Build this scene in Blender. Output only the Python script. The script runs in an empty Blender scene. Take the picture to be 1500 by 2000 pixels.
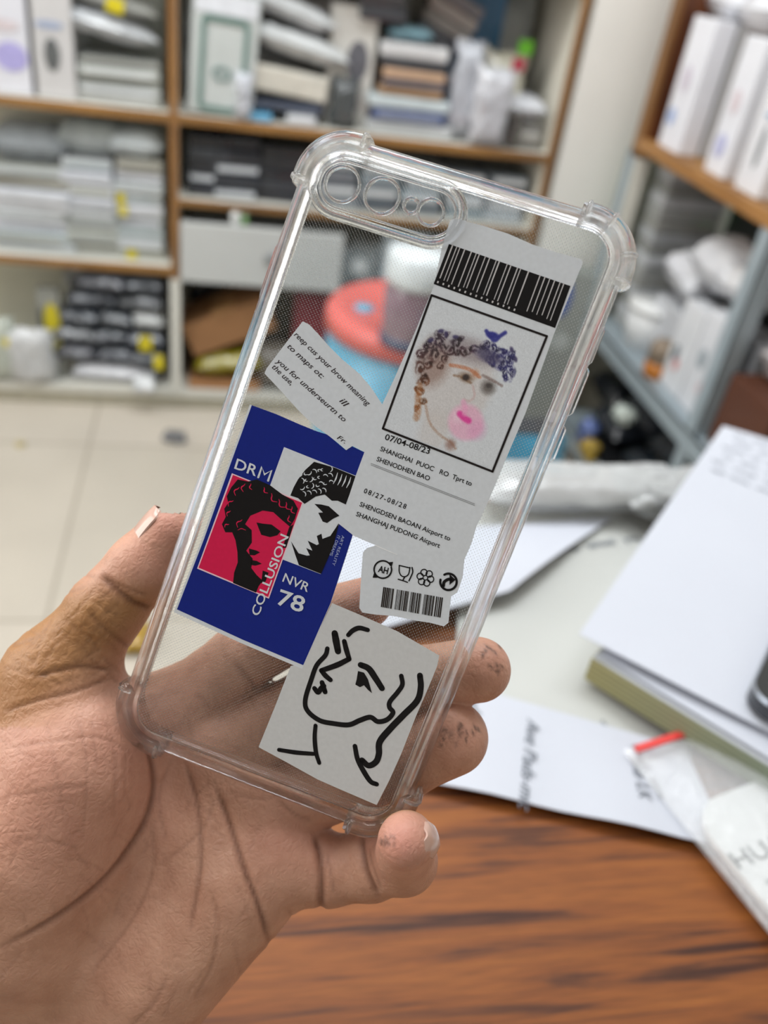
import bpy, bmesh, math, random
import numpy as np
from mathutils import Matrix, Vector

random.seed(7)
NPR = np.random.RandomState(11)
scene = bpy.context.scene
COL = scene.collection

# ------------------------------------------------------------------ camera
F = 1650.0; CX, CY = 750.0, 1000.0; CAM_H = 1.10
_d = np.array([-380.0, 2360.0, F]); _d /= np.linalg.norm(_d)          # straight down, seen from the camera
_f = np.array([0, 0, 1.0]); _f = _f - _d * (_f @ _d); _f /= np.linalg.norm(_f)
_r = np.cross(_d, _f); _t = math.radians(14.0)
_x = _r * math.cos(_t) + _f * math.sin(_t); _y = _f * math.cos(_t) - _r * math.sin(_t)
MW = np.array([_x, _y, -_d])                                          # camera axes (right, down, forward) -> room axes
CAM = np.array([0.0, 0.0, CAM_H])
cam_data = bpy.data.cameras.new('camera'); cam = bpy.data.objects.new('camera', cam_data); COL.objects.link(cam)
m = Matrix.Identity(4)
for i in range(3):
    m[i][0] = MW[i][0]; m[i][1] = -MW[i][1]; m[i][2] = -MW[i][2]; m[i][3] = CAM[i]
cam.matrix_world = m
cam_data.sensor_width = 36.0; cam_data.sensor_fit = 'AUTO'
cam_data.lens = F / 2000.0 * 36.0
cam_data.clip_start = 0.01; cam_data.clip_end = 50
cam_data.dof.use_dof = True; cam_data.dof.focus_distance = 0.209; cam_data.dof.aperture_fstop = 8.8
scene.camera = cam

# ------------------------------------------------------------------ light and exposure
scene.view_settings.view_transform = 'Standard'; scene.view_settings.look = 'None'
scene.view_settings.exposure = 0.0; scene.view_settings.gamma = 1.0
scene.view_settings.use_curve_mapping = False
world = bpy.data.worlds.new('world'); scene.world = world; world.use_nodes = True
world.node_tree.nodes['Background'].inputs[0].default_value = (0.80, 0.90, 1.0, 1)
world.node_tree.nodes['Background'].inputs[1].default_value = 0.30

def area(name, loc, size, power, color=(1, 1, 1), rot=(0, 0, 0)):
    l = bpy.data.lights.new(name, 'AREA'); l.shape = 'RECTANGLE'; l.size, l.size_y = size
    l.energy = power; l.color = color
    o = bpy.data.objects.new(name, l); o.location = loc; o.rotation_euler = rot; COL.objects.link(o); return o
CEIL = 2.5
PANELS = [(-0.70, 0.35, 8), (0.10, 1.12, 17), (0.80, 1.0, 5), (-0.75, 1.30, 8)]     # square LED panels in the ceiling
for tx, ty, tp in PANELS:
    area('ceiling_panel_light', (tx, ty, CEIL - 0.035), (0.56, 0.56), tp, (0.95, 0.98, 1.0))
area('added_left_key', (-1.56, 0.80, 1.62), (1.5, 1.1), 21.0, (1.0, 0.97, 0.93), (0, math.radians(-90), math.radians(0)))  # added key light from the left, models the hand and lifts the shelves

# ------------------------------------------------------------------ helpers: rays
def ray(px, py): return MW @ np.array([(px - CX) / F, (py - CY) / F, 1.0])
def on_z(px, py, z): v = ray(px, py); return CAM + v * (z - CAM_H) / v[2]
def on_y(px, py, y): v = ray(px, py); return CAM + v * y / v[1]
def on_x(px, py, x): v = ray(px, py); return CAM + v * x / v[0]
def cam2w(p): return MW @ np.asarray(p) + CAM

# ------------------------------------------------------------------ helpers: materials
def lin(c):
    if isinstance(c, str): c = tuple(int(c[i:i + 2], 16) for i in (0, 2, 4))
    return tuple((x / 255 / 12.92) if x / 255 <= .04045 else ((x / 255 + .055) / 1.055) ** 2.4 for x in c[:3])
def newmat(name):
    mt = bpy.data.materials.new(name); mt.use_nodes = True
    nt = mt.node_tree; b = nt.nodes['Principled BSDF']; return mt, nt, b
def N(nt, t, **kw):
    n = nt.nodes.new(t)
    for k, v in kw.items():
        if k in n.inputs: n.inputs[k].default_value = v
        else: setattr(n, k, v)
    return n
_mc = {}
def pm(c, rough=.5, var=.08, scale=40., bump=0., bscale=60., coat=0., spec=.5, metal=0., trans=0., emit=0.):
    """plain procedural surface: colour with slight noise variation, optional crinkle bump"""
    key = (str(c), rough, var, scale, bump, bscale, coat, spec, metal, trans, emit)
    if key in _mc: return _mc[key]
    mt, nt, b = newmat('surface'); L = nt.links
    tc = N(nt, 'ShaderNodeTexCoord'); l = lin(c)
    nz = N(nt, 'ShaderNodeTexNoise', Scale=scale, Detail=3.0); L.new(tc.outputs['Object'], nz.inputs['Vector'])
    rp = N(nt, 'ShaderNodeValToRGB'); cr = rp.color_ramp
    cr.elements[0].position = .3; cr.elements[1].position = .7
    cr.elements[0].color = tuple(x * (1 - var) for x in l) + (1,); cr.elements[1].color = tuple(min(1, x * (1 + var)) for x in l) + (1,)
    L.new(nz.outputs['Fac'], rp.inputs['Fac']); L.new(rp.outputs['Color'], b.inputs['Base Color'])
    b.inputs['Roughness'].default_value = rough; b.inputs['Metallic'].default_value = metal
    b.inputs['Specular IOR Level'].default_value = spec; b.inputs['Coat Weight'].default_value = coat
    b.inputs['Coat Roughness'].default_value = .12
    if emit: b.inputs['Emission Color'].default_value = l + (1,); b.inputs['Emission Strength'].default_value = emit
    if bump:
        n2 = N(nt, 'ShaderNodeTexNoise', Scale=bscale, Detail=4.0, Distortion=1.2); L.new(tc.outputs['Object'], n2.inputs['Vector'])
        bp = N(nt, 'ShaderNodeBump', Strength=bump, Distance=.01); L.new(n2.outputs['Fac'], bp.inputs['Height']); L.new(bp.outputs['Normal'], b.inputs['Normal'])
    if trans:
        tr = N(nt, 'ShaderNodeBsdfTransparent'); mx = N(nt, 'ShaderNodeMixShader'); mx.inputs[0].default_value = trans
        L.new(b.outputs[0], mx.inputs[1]); L.new(tr.outputs[0], mx.inputs[2]); L.new(mx.outputs[0], nt.nodes['Material Output'].inputs['Surface'])
    _mc[key] = mt; return mt
def film(c, trans=.25): return pm(c, rough=.16, var=.12, scale=18, bump=.55, bscale=22, coat=.6, trans=trans)
def wood_mat(name, light, dark, axis, scale=6., ring=9., rough=.45, bump=.05):
    mt, nt, b = newmat(name); L = nt.links
    tc = N(nt, 'ShaderNodeTexCoord'); mp = N(nt, 'ShaderNodeMapping'); s = [scale * ring] * 3; s[axis] = scale
    mp.inputs['Scale'].default_value = s; L.new(tc.outputs['Object'], mp.inputs['Vector'])
    n1 = N(nt, 'ShaderNodeTexNoise', Scale=1.0, Detail=6.0, Distortion=.6); L.new(mp.outputs[0], n1.inputs['Vector'])
    rp = N(nt, 'ShaderNodeValToRGB'); rp.color_ramp.elements[0].position = .32; rp.color_ramp.elements[1].position = .62
    rp.color_ramp.elements[0].color = lin(dark) + (1,); rp.color_ramp.elements[1].color = lin(light) + (1,)
    L.new(n1.outputs['Fac'], rp.inputs['Fac']); L.new(rp.outputs[0], b.inputs['Base Color'])
    b.inputs['Roughness'].default_value = rough
    bp = N(nt, 'ShaderNodeBump', Strength=bump, Distance=.002); L.new(n1.outputs['Fac'], bp.inputs['Height']); L.new(bp.outputs[0], b.inputs['Normal'])
    return mt

# ------------------------------------------------------------------ helpers: meshes
class MB:
    def __init__(s): s.v = []; s.f = []; s.m = []; s.smooth = []
    def add(s, vs, fs, mi=0, smooth=False):
        o = len(s.v); s.v += [tuple(map(float, p)) for p in vs]
        for f in fs: s.f.append(tuple(i + o for i in f)); s.m.append(mi); s.smooth.append(smooth)
        return s
    def box(s, x0, x1, y0, y1, z0, z1, mi=0, bev=0.):
        if not bev:
            vs = [(x, y, z) for z in (z0, z1) for y in (y0, y1) for x in (x0, x1)]
            return s.add(vs, [(0, 2, 3, 1), (4, 5, 7, 6), (0, 1, 5, 4), (2, 6, 7, 3), (0, 4, 6, 2), (1, 3, 7, 5)], mi)
        bm = bmesh.new(); bmesh.ops.create_cube(bm, size=1)
        for v in bm.verts: v.co = Vector(((x0 + x1) / 2 + v.co.x * (x1 - x0), (y0 + y1) / 2 + v.co.y * (y1 - y0), (z0 + z1) / 2 + v.co.z * (z1 - z0)))
        bmesh.ops.bevel(bm, geom=bm.edges[:], offset=bev, segments=2, affect='EDGES', profile=.5)
        return s.bm(bm, mi)
    def bm(s, bm, mi=0, smooth=False):
        bm.verts.index_update(); s.add([v.co for v in bm.verts], [[v.index for v in f.verts] for f in bm.faces], mi, smooth); bm.free(); return s
    def prism(s, poly, z0, z1, mi=0, tf=None):
        n = len(poly); vs = [(p[0], p[1], z0) for p in poly] + [(p[0], p[1], z1) for p in poly]
        if tf: vs = [tf(v) for v in vs]
        return s.add(vs, [tuple(range(n))[::-1], tuple(range(n, 2 * n))] + [(i, (i + 1) % n, n + (i + 1) % n, n + i) for i in range(n)], mi)
    def sweep(s, path, prof, closed=True, mi=0, smooth=True, caps=False):
        """path: (point3, out3, up3); prof: closed loop of (r,z)"""
        k = len(prof); o = []
        for p, out, up in path:
            p, out, up = np.array(p, float), np.array(out, float), np.array(up, float)
            o += [p + out * r + up * z for r, z in prof]
        n = len(path); fs = []
        for i in range(n if closed else n - 1):
            a = i * k; b = ((i + 1) % n) * k
            fs += [(a + j, b + j, b + (j + 1) % k, a + (j + 1) % k) for j in range(k)]
        if caps and not closed: fs += [tuple(range(k)), tuple(range((n - 1) * k, n * k))[::-1]]
        return s.add(o, fs, mi, smooth)
    def lathe(s, prof, c=(0, 0, 0), n=32, mi=0, smooth=True):
        k = len(prof); vs = []
        for i in range(n):
            a = 2 * math.pi * i / n; vs += [(c[0] + r * math.cos(a), c[1] + r * math.sin(a), c[2] + z) for r, z in prof]
        fs = [(i * k + j, ((i + 1) % n) * k + j, ((i + 1) % n) * k + j + 1, i * k + j + 1) for i in range(n) for j in range(k - 1)]
        return s.add(vs, fs, mi, smooth)
    def tube(s, pts, r, n=8, mi=0):
        pts = [np.array(p, float) for p in pts]; path = []
        for i, p in enumerate(pts):
            t = pts[min(i + 1, len(pts) - 1)] - pts[max(i - 1, 0)]; t /= np.linalg.norm(t)
            a = np.array([0, 0, 1.]) if abs(t[2]) < .9 else np.array([1., 0, 0]); u = np.cross(t, a); u /= np.linalg.norm(u); path.append((p, u, np.cross(u, t)))
        return s.sweep(path, [(r * math.cos(2 * math.pi * i / n), r * math.sin(2 * math.pi * i / n)) for i in range(n)], False, mi, True, True)
    def grid(s, P, mi=0, smooth=True, flip=False):
        P = np.asarray(P); a, b = P.shape[:2]
        fs = [(i * b + j, i * b + j + 1, (i + 1) * b + j + 1, (i + 1) * b + j) for i in range(a - 1) for j in range(b - 1)]
        return s.add(P.reshape(-1, 3), [f[::-1] for f in fs] if flip else fs, mi, smooth)
    def build(s, name, mats, parent=None, loc=None, rot=None, fix=True):
        me = bpy.data.meshes.new(name); me.from_pydata(s.v, [], s.f)
        mats = mats if isinstance(mats, (list, tuple)) else [mats]
        for mt in mats: me.materials.append(mt)
        me.polygons.foreach_set('material_index', s.m); me.polygons.foreach_set('use_smooth', s.smooth)
        if fix:
            bm = bmesh.new(); bm.from_mesh(me); bmesh.ops.recalc_face_normals(bm, faces=bm.faces[:]); bm.to_mesh(me); bm.free()
        me.update(); o = bpy.data.objects.new(name, me); COL.objects.link(o)
        if parent: o.parent = parent
        if loc is not None: o.location = loc
        if rot is not None: o.rotation_euler = rot
        return o
def empty(name, loc=(0, 0, 0), rot=(0, 0, 0)):
    o = bpy.data.objects.new(name, None); COL.objects.link(o); o.location = loc; o.rotation_euler = rot; o.empty_display_size = .02; return o
def tag(o, label, cat, group=None):
    o['label'] = label; o['category'] = cat
    if group: o['group'] = group
    return o
def structure(o): o['kind'] = 'structure'; return o

# ------------------------------------------------------------------ the room
def plaster(c): return pm(c, rough=.85, var=.04, scale=3, bump=.05, bscale=30)
X0, X1, Y0, Y1 = -1.6, 1.32, -1.4, 2.30
def floor_mat():
    mt, nt, b = newmat('floor_tile'); L = nt.links
    tc = N(nt, 'ShaderNodeTexCoord'); mp = N(nt, 'ShaderNodeMapping'); mp.inputs['Location'].default_value = (.289, -1.80 + .61 * 3, 0)
    L.new(tc.outputs['Object'], mp.inputs['Vector'])
    br = N(nt, 'ShaderNodeTexBrick', offset=0.0, squash=1.0); L.new(mp.outputs[0], br.inputs['Vector'])
    for k, v in (('Scale', 1.0), ('Mortar Size', .004), ('Mortar Smooth', .3), ('Brick Width', .61), ('Row Height', .61)): br.inputs[k].default_value = v
    br.inputs['Color1'].default_value = lin('d8cfc2') + (1,); br.inputs['Color2'].default_value = lin('d0c8ba') + (1,); br.inputs['Mortar'].default_value = lin('b3aa9c') + (1,)
    nz = N(nt, 'ShaderNodeTexNoise', Scale=5.0, Detail=4.0); L.new(tc.outputs['Object'], nz.inputs['Vector'])
    mx = N(nt, 'ShaderNodeMix', data_type='RGBA', blend_type='MULTIPLY'); mx.inputs[0].default_value = .18
    L.new(br.outputs['Color'], mx.inputs[6]); L.new(nz.outputs['Fac'], mx.inputs[7]); L.new(mx.outputs[2], b.inputs['Base Color'])
    b.inputs['Roughness'].default_value = .32; return mt
structure(MB().box(X0, X1, Y0, Y1, -.06, 0).build('floor', floor_mat()))
structure(MB().box(X0, X1, Y0, Y1, CEIL, CEIL + .06).build('ceiling', plaster('d2d2d0')))
structure(MB().box(X0, X1, Y1, Y1 + .06, 0, CEIL).build('wall_back', plaster('dcdad2')))
structure(MB().box(X1, X1 + .06, Y0, Y1 + .06, 0, CEIL).build('wall_right', plaster('d6d5d0')))
structure(MB().box(X0 - .06, X0, Y0, Y1 + .06, 0, CEIL).build('wall_left', plaster('b9b2a6')))
structure(MB().box(X0, X1, Y0 - .06, Y0, 0, CEIL).build('wall_front', plaster('a89f92')))
structure(MB().box(.775, .945, 1.985, Y1, 0, CEIL).build('wall_pillar', plaster('f2f0ea')))
for (tx, ty, tp), wh in zip(PANELS, ('left of the desk', 'in front of the back shelves', 'above the metal rack', 'over the left aisle')):
    t = empty('ceiling_panel', (tx, ty, CEIL)); tag(t, 'square white LED ceiling panel ' + wh, 'ceiling light', 'ceiling panels')
    frame = MB(); [frame.box(*q) for q in ((-.31, .31, -.31, -.285, -.03, 0), (-.31, .31, .285, .31, -.03, 0), (-.31, -.285, -.285, .285, -.03, 0), (.285, .31, -.285, .285, -.03, 0))]
    frame.build('frame', pm('e6e6e4', .4), t)
    MB().box(-.285, .285, -.285, .285, -.025, -.004).build('diffuser', pm('f4f8ff', .3, emit=.8), t)
wn = empty('added_window_1', (X0, .80, 1.62)); structure(wn)  # invented window out of view, built to dress the left key light
fm = MB(); [fm.box(-.0, .03, *q) for q in ((-.60, .60, .75, .80), (-.60, .60, -.80, -.75), (-.60, -.55, -.75, .75), (.55, .60, -.75, .75), (-.02, .02, -.75, .75))]
structure(fm.build('added_window_frame', pm('e8e6e0', .5), wn)); structure(MB().box(.004, .010, -.55, .55, -.75, .75).build('added_window_glow', pm('f2f4f6', .2, emit=.25), wn))
dn = empty('added_door_1', (.1, Y0, 0)); structure(dn)  # invented door behind the camera, added for frontal fill; its pane still glows faintly
fm = MB(); [fm.box(q[0], q[1], 0, .03, q[2], q[3]) for q in ((-.55, -.48, 0, 2.37), (.48, .55, 0, 2.37), (-.48, .48, 2.30, 2.37))]
structure(fm.build('added_door_frame', pm('c9b79a', .5), dn)); structure(MB().box(-.48, .48, .004, .012, .7, 2.30).build('door_pane', pm('f2f4f6', .2, emit=.12), dn)); structure(MB().box(-.48, .48, .002, .02, 0, .7).build('added_door_panel', pm('b9a482', .5), dn))

# ------------------------------------------------------------------ shelving on the back wall
LAM = pm('d9d8d0', .5, .04, 6); LAMS = pm('e2ded0', .55, .05, 6)
EDGE = wood_mat('edge_wood', 'a27742', '7c5831', 0, 5, 6); EDGEV = wood_mat('edge_wood_upright', '976d3f', '74502e', 2, 5, 6)
YS = 1.979
su = empty('shelving_unit', (0, YS, 0)); tag(su, 'white laminate shelving unit with brown wooden edges along the back wall', 'shelving')
def board(x0, x1, zt, th=.018, dp=.30, edge=EDGE, parent=su, name='shelf_board', y=0.):
    MB().box(x0, x1, y + .004, y + dp, zt - th, zt, 0).box(x0, x1, y, y + .004, zt - th, zt, 1).build(name, [LAM, edge], parent)
def upright(x, z0, z1, edge=EDGEV, w=.018):
    MB().box(x - w / 2, x + w / 2, .004, .30, z0, z1, 0).box(x - w / 2, x + w / 2, 0, .004, z0, z1, 1).build('upright', [LAMS, edge], su)
XL, XM, XR = -1.05, -.096, .752
for zt in (1.045, .712, .380):
    board(XL + .009, XM - .009, zt); 
board(XM + .009, XR - .009, 1.045); board(XM + .009, XR - .009, .712); board(XM + .009, XR - .009, .538, .014)
board(XL + .009, XM - .009, .062, .02, .30, LAM); board(XM + .009, XR - .009, .062, .02, .30, LAM)
upright(XM, .352, 1.4); upright(XM, .042, .352, LAM, .022); upright(XR, .042, 1.4); upright(XL, .042, 1.4)
MB().box(XL, XR, .02, .035, 0, .042).build('plinth', pm('c9c5b4', .6), su)
MB().box(XL, XR, .296, .304, .042, 1.4).build('back_panel', LAMS, su)
dr = MB().box(XM + .013, .292, -.012, .006, .352, .490, bev=.003).box(XM + .02, .28, .006, .28, .355, .44).build('drawer', pm('c3c5c4', .45, .03, 8), su)
MB().lathe([(0, -.012), (.009, -.012), (.011, -.006), (.011, 0)], (0, 0, 0), 20).build('drawer_lock', pm('8d9093', .35, metal=.6), dr, loc=(.118, -.012, .425), rot=(math.pi / 2 * -1, 0, 0))

# ------------------------------------------------------------------ packaged goods: builders (x width, -y front, z up; origin at the base)
def pouch_mesh(w, h, d, mat, seed, puff=1., crinkle=.006, n=11, flat=False):
    """a filled plastic bag: two crinkled skins meeting at a thin welded seam; flat=True lies on its back"""
    r = np.random.RandomState(seed); u = np.linspace(-1, 1, n); U, V = np.meshgrid(u, u, indexing='ij')
    prof = np.clip((1 - np.abs(U) ** 4) * (1 - np.abs(V) ** 4), 0, 1) ** (.6 / puff)
    wob = r.randn(n, n) * crinkle; wob2 = r.randn(n, n) * crinkle; ex = r.randn(n, n) * crinkle * .6; ez = r.randn(n, n) * crinkle * .6
    mb = MB()
    for sgn, wb in ((-1, wob), (1, wob2)):
        X = U * w / 2 + ex; Z = (V + 1) * h / 2 + ez; Y = sgn * (d / 2 * prof + .0006 + np.abs(wb) * (prof > .05))
        P = np.stack([X, Z, d / 2 + sgn * (d / 2 * prof + .0006)+ wb * (prof > .3) * .5], -1) if flat else np.stack([X, Y, Z], -1)
        if flat: P[..., 2] = np.clip(P[..., 2], 0, d)
        else: P[..., 2] = np.clip(P[..., 2], 0.0005, None)
        mb.grid(P, 0, True, sgn > 0)
    return mb
def settle(loc, w, rot, back=0.):
    """keep goods inside their bay: clear of uprights, back panel and the board they stand on"""
    x, y, z = loc; s = abs(math.sin(rot[1])); z += .0012 + s * w / 2
    if y > 1.955 and x < .76 and z > .05:
        lo, hi = (-1.035, -.108) if x < -.096 else (-.084, .740); hw = w / 2 * (math.cos(rot[1]) + .04) + .012 + s * .04; x = min(max(x, lo + hw), hi - hw) if hi - lo > 2 * hw else x
        y = min(y, YS + .290 - back)
    return (x, y, z)
_sd = [100]
def sd(): _sd[0] += 1; return _sd[0]
def pouch(loc, w, h, d, col, label, cat='plastic bag', group=None, rot=(0, 0, 0), card=None, tagc=None, trans=.2, puff=1., flat=False):
    """bag with an optional printed card seen through it and an optional coloured paper tag; lying down when flat (h is then its depth)"""
    t = empty('plastic_pouch', settle(loc, w, rot, h + .004 if flat else d / 2 + .016), rot); tag(t, label, cat, group)
    pouch_mesh(w, h, d, film(col, trans), sd(), puff, flat=flat, crinkle=.0035 if flat else .005).build('film', film(col, trans), t)
    if card:
        if flat: MB().box(-w * .36, w * .36, h * .12, h * .8, d * .35, d * .6, bev=.001).build('insert', pm(card, .5), t)
        else: MB().box(-w * .36, w * .36, -d * .2, d * .2, h * .12, h * .78, bev=.001).build('insert', pm(card, .5), t)
    if tagc:
        tx = tagc[1] * w; tw = tagc[2] * w
        if flat: MB().box(tx - tw, tx + tw, -.004, -.0015, d * .1, d * .95).build('paper_tag', pm(tagc[0], .5), t)
        else: MB().box(tx - tw, tx + tw, -d / 2 - .004, -d / 2 - .001, h * tagc[3], h * tagc[4]).build('paper_tag', pm(tagc[0], .5), t)
    return t
def pack(loc, w, t_, dp, col, label, group=None, rot=(0, 0, 0), tagc=None, band=None, cat='pack'):
    """flat retail pack lying on its back: a sleeve with rounded edges, a card slid in and sometimes a paper tag on the front"""
    t = empty('phone_case_pack', settle(loc, w, rot, dp + .004), rot); tag(t, label, cat, group)
    MB().box(-w / 2, w / 2, 0, dp, 0, t_, bev=min(t_ * .32, .006)).build('sleeve', film(col, .0), t)
    if band: MB().box(-w * .42, w * .42, -.0022, .004, t_ * .25, t_ * .72).build('card_edge', pm(band, .5), t)
    if tagc: MB().box(tagc[1] * w - tagc[2] * w, tagc[1] * w + tagc[2] * w, -.0045, -.0005, t_ * .05, t_ * .98).build('paper_tag', pm(tagc[0], .5), t)
    return t
def carton(loc, w, h, d, col, label, group=None, rot=(0, 0, 0), pics=(), cat='box', rough=.4):
    """upright card box with a hang tab and printed pictures (x, z, half w, half h as fractions, colour)"""
    t = empty('retail_carton', settle(loc, w, rot, d / 2 + .004), rot); tag(t, label, cat, group)
    MB().box(-w / 2, w / 2, -d / 2, d / 2, 0, h, bev=.0025).build('box', pm(col, rough, .05, 12, coat=.3), t)
    for px_, pz, hw, hh, pc in pics:
        n = 18; P = [(w * (px_ + hw * math.cos(2 * math.pi * i / n)), h * (pz + hh * math.sin(2 * math.pi * i / n))) for i in range(n)]
        MB().prism(P, -d / 2 - .0016, -d / 2 - .0004, tf=lambda v: (v[0], v[2], v[1])).build('printed_picture', pm(pc, .45), t)
    return t
def XZ(px, py, y=YS): p = on_y(px, py, y); return p[0], p[2]
def SZ(dpx, y=YS): return dpx / F * 2.06 * y / YS          # pixel length -> metres near that depth
def pile(xc, z, y, dp, items, where, stack, group, names, w=None):
    """a stack lying on a shelf, built from the bottom up; items: (width, thickness, colour, adjective, tag, band, roll)"""
    n = len(items)
    for i, it in enumerate(items):
        ww, th, c, adj, tg, bd, rl = (list(it) + [None] * 7)[:7]
        dx = NPR.uniform(-.006, .006); rz = NPR.uniform(-.07, .07)
        o = ('lowest' if i == 0 else 'topmost' if i == n - 1 else ['second', 'third', 'fourth', 'fifth', 'sixth', 'seventh', 'eighth', 'ninth', 'tenth', 'eleventh', 'twelfth'][i - 1] + ' up')
        lab = '%s flat pack, %s in the %s' % (adj, o, (stack + ' ' + where).strip())
        pack((xc + dx, y + NPR.uniform(0, .012), z), ww, th - .0012, dp, c, lab, group, (0, rl or 0, rz), tg, bd)
        z += th
    return z
YEL = 'd2c21e'
ZA, ZB, ZC, ZD = .712, .380, .062, .538
yf = YS + .03
# --- upper left bay
carton((XZ(20, 190)[0], yf + .02, ZA), .105, .205, .05, 'd9dae2', 'white standing box with a purple picture at the upper shelf left end', 'standing boxes on the upper left shelf', pics=((.05, .33, .30, .13, 'a9a3d6'), (-.05, .6, .3, .05, 'cfc4c8')))
carton((XZ(103, 195)[0], yf + .015, ZA), .088, .19, .04, 'c9c8c9', 'grey white standing pack showing a dark oval case under a blue strip', 'standing boxes on the upper left shelf', pics=((.02, .42, .17, .16, '5d6061'), (.0, .70, .32, .035, '9aa6c0')))
pouch((XZ(60, 20)[0] - .02, yf + .13, ZA), .20, .27, .05, 'dfe6e8', 'tall shiny clear bag standing behind the two upright boxes', card='c8cfd0')
z = pile(XZ(240, 195)[0], ZA, yf - .005, .13, [(.19, .017, 'a8aaa6', 'dull grey', None, 'c6c7c5'), (.17, .018, 'b6bab9', 'pale grey', None, 'cfd3d6'), (.18, .016, 'a4a8a4', 'smoky', None, None), (.165, .02, 'b4b9b6', 'clear', None, 'd4d8d8'), (.16, .017, '8f918d', 'dark smoky', None, None)], '', 'upper left stack beside the oval-case pack', 'flat packs on the upper left shelf', None)
pouch((XZ(245, 130)[0], yf, z + .012), .205, .12, .045, 'c9cdd2', 'white padded pack lying tilted across the upper left stack', 'pack', rot=(0, .17, .05), flat=True, card='dadde4', trans=.1)
pouch((XZ(245, 92)[0], yf, z + .066), .19, .12, .03, '9b9c98', 'grey pack with a yellow paper tag near the top of the upper left stack', 'pack', rot=(0, .15, -.04), flat=True, tagc=(YEL, .07, .09), trans=.05)
carton((XZ(262, 60)[0], yf + .165, ZA), .185, .30, .05, 'bcc3be', 'large pale greenish carton standing behind the upper left stack', cat='box')
pouch((XZ(110, 12)[0], yf + .02, z + .10), .10, .10, .05, 'e3e4e8', 'small crumpled white bag on top of the upper left packs', rot=(0, .2, 0), trans=.1)

# --- middle left bay: three stacks of clear packs
G = ['9fa4a3', 'b9bfc2', 'c6cad2', 'a7aaa5', '8d918f', 'c9cdd0', 'b3b6ae', 'aeb8bb', 'd3d6dc', '9b9a92']
AD = {'9fa4a3': 'grey', 'b9bfc2': 'pale grey', 'c6cad2': 'bluish white', 'a7aaa5': 'dull grey', '8d918f': 'smoky', 'c9cdd0': 'whitish', 'b3b6ae': 'beige grey', 'aeb8bb': 'blue grey', 'd3d6dc': 'bright white', '9b9a92': 'brownish grey'}
def items(cols, w, th, tags={}): return [(w * NPR.uniform(.9, 1.06), th * NPR.uniform(.85, 1.15), G[c], AD[G[c]], tags.get(i), G[(c * 3 + 2) % 10] if i % 2 else None, NPR.uniform(-.006, .006)) for i, c in enumerate(cols)]
zl = pile(XZ(62, 500)[0], ZB, yf, .18, items([1, 7, 2, 1, 8, 2, 9, 3], .175, .025), '', 'left stack on the middle left shelf', 'clear packs on the middle left shelf', None)
zm = pile(XZ(182, 500)[0] - .005, ZB, yf, .18, items([3, 6, 0, 1, 2, 8, 2, 5], .112, .026, {3: ('6a6f6d', -.42, .06)}), '', 'middle stack on the middle left shelf', 'clear packs on the middle left shelf', None)
zr = pile(XZ(277, 505)[0], ZB, yf, .18, items([6, 1, 7, 0, 8, 5, 1, 2, 9], .105, .024, {0: (YEL, -.2, .1), 4: ('d8c94c', -.36, .09), 5: (YEL, -.38, .08)}), '', 'right stack on the middle left shelf', 'clear packs on the middle left shelf', None)
pouch((XZ(40, 280)[0], yf + .02, zl), .17, .17, .07, 'b4bcc4', 'crumpled blue grey bag lying on the left stack of the middle shelf', flat=True, card='8d98a8', trans=.15)
pouch((XZ(170, 280)[0], yf + .02, zm), .15, .17, .07, 'bcc4c6', 'puffy pale grey bag lying on the middle stack of the middle shelf', flat=True, trans=.15)
pouch((XZ(292, 295)[0], yf, zr), .11, .16, .05, 'dfe8ee', 'very shiny white bag on the right stack below the shelf edge', flat=True, trans=.1)

# --- lower left bay
carton((XZ(70, 560)[0], yf + .20, ZC), .30, .29, .12, 'd8d7c6', 'large plain cream carton standing in the lower left bay', cat='box', rough=.6)
t = carton((XZ(96, 670)[0], YS + .045, ZC), .05, .23, .03, '8d8f8a', 'narrow pack with a yellow and black front leaning on the cream carton', cat='box', pics=((.12, .66, .36, .20, 'c5b71d'), (-.35, .6, .12, .22, '3c4046'), (.2, .40, .25, .09, 'cfc86a')))
pouch((XZ(62, 745)[0], YS + .012, ZC), .115, .14, .05, 'd0d2d4', 'white plastic pouch in front of the cream carton at the bottom left', card='c9ccd2', trans=.12)
pouch((XZ(5, 740)[0], YS + .015, ZC), .08, .16, .05, 'c3cac0', 'greenish clear pouch with a yellow mark at the far left of the bottom shelf', tagc=(YEL, .25, .12, .62, .74), trans=.12)
DK = ['3a3f49', '454a52', '2f343d', '4b4d55', '55585c', '34393f']
def darkbag(px, py, w, h, d, c, label, rot=(0, 0, 0), **k): x, z = XZ(px, py, YS); return pouch((x, YS + d / 2 + .02 + k.pop('dy', 0), z), w, h, d, c, label, 'plastic bag', 'dark packs in the lower left bay', rot, trans=0, flat=False, **k)
pouch((XZ(222, 755)[0], YS + .012, ZC), .20, .13, .045, 'd2d3d8', 'wide whitish bag lying flat at the bottom of the dark pile', flat=True, trans=.05)
pouch((XZ(283, 752)[0], YS - .045, ZC), .05, .05, .04, 'eef1f6', 'small mirror-bright bag at the front foot of the dark pile', flat=True, trans=0)
zz = ZC + .049
rows = [[(150, .10, .045, DK[3], 'left'), (226, .095, .045, DK[0], 'middle'), (298, .088, .045, DK[1], 'right')], [(148, .10, .045, DK[4], 'left'), (222, .10, .045, DK[2], 'middle'), (296, .092, .045, DK[0], 'right')],
        [(160, .095, .045, DK[1], 'left'), (230, .09, .045, DK[5], 'middle'), (298, .085, .045, 'a9abaa', 'right')], [(188, .12, .045, DK[2], 'left'), (280, .12, .045, DK[4], 'right')], [(206, .12, .045, DK[3], 'left'), (288, .10, .045, DK[1], 'right')]]
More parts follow.
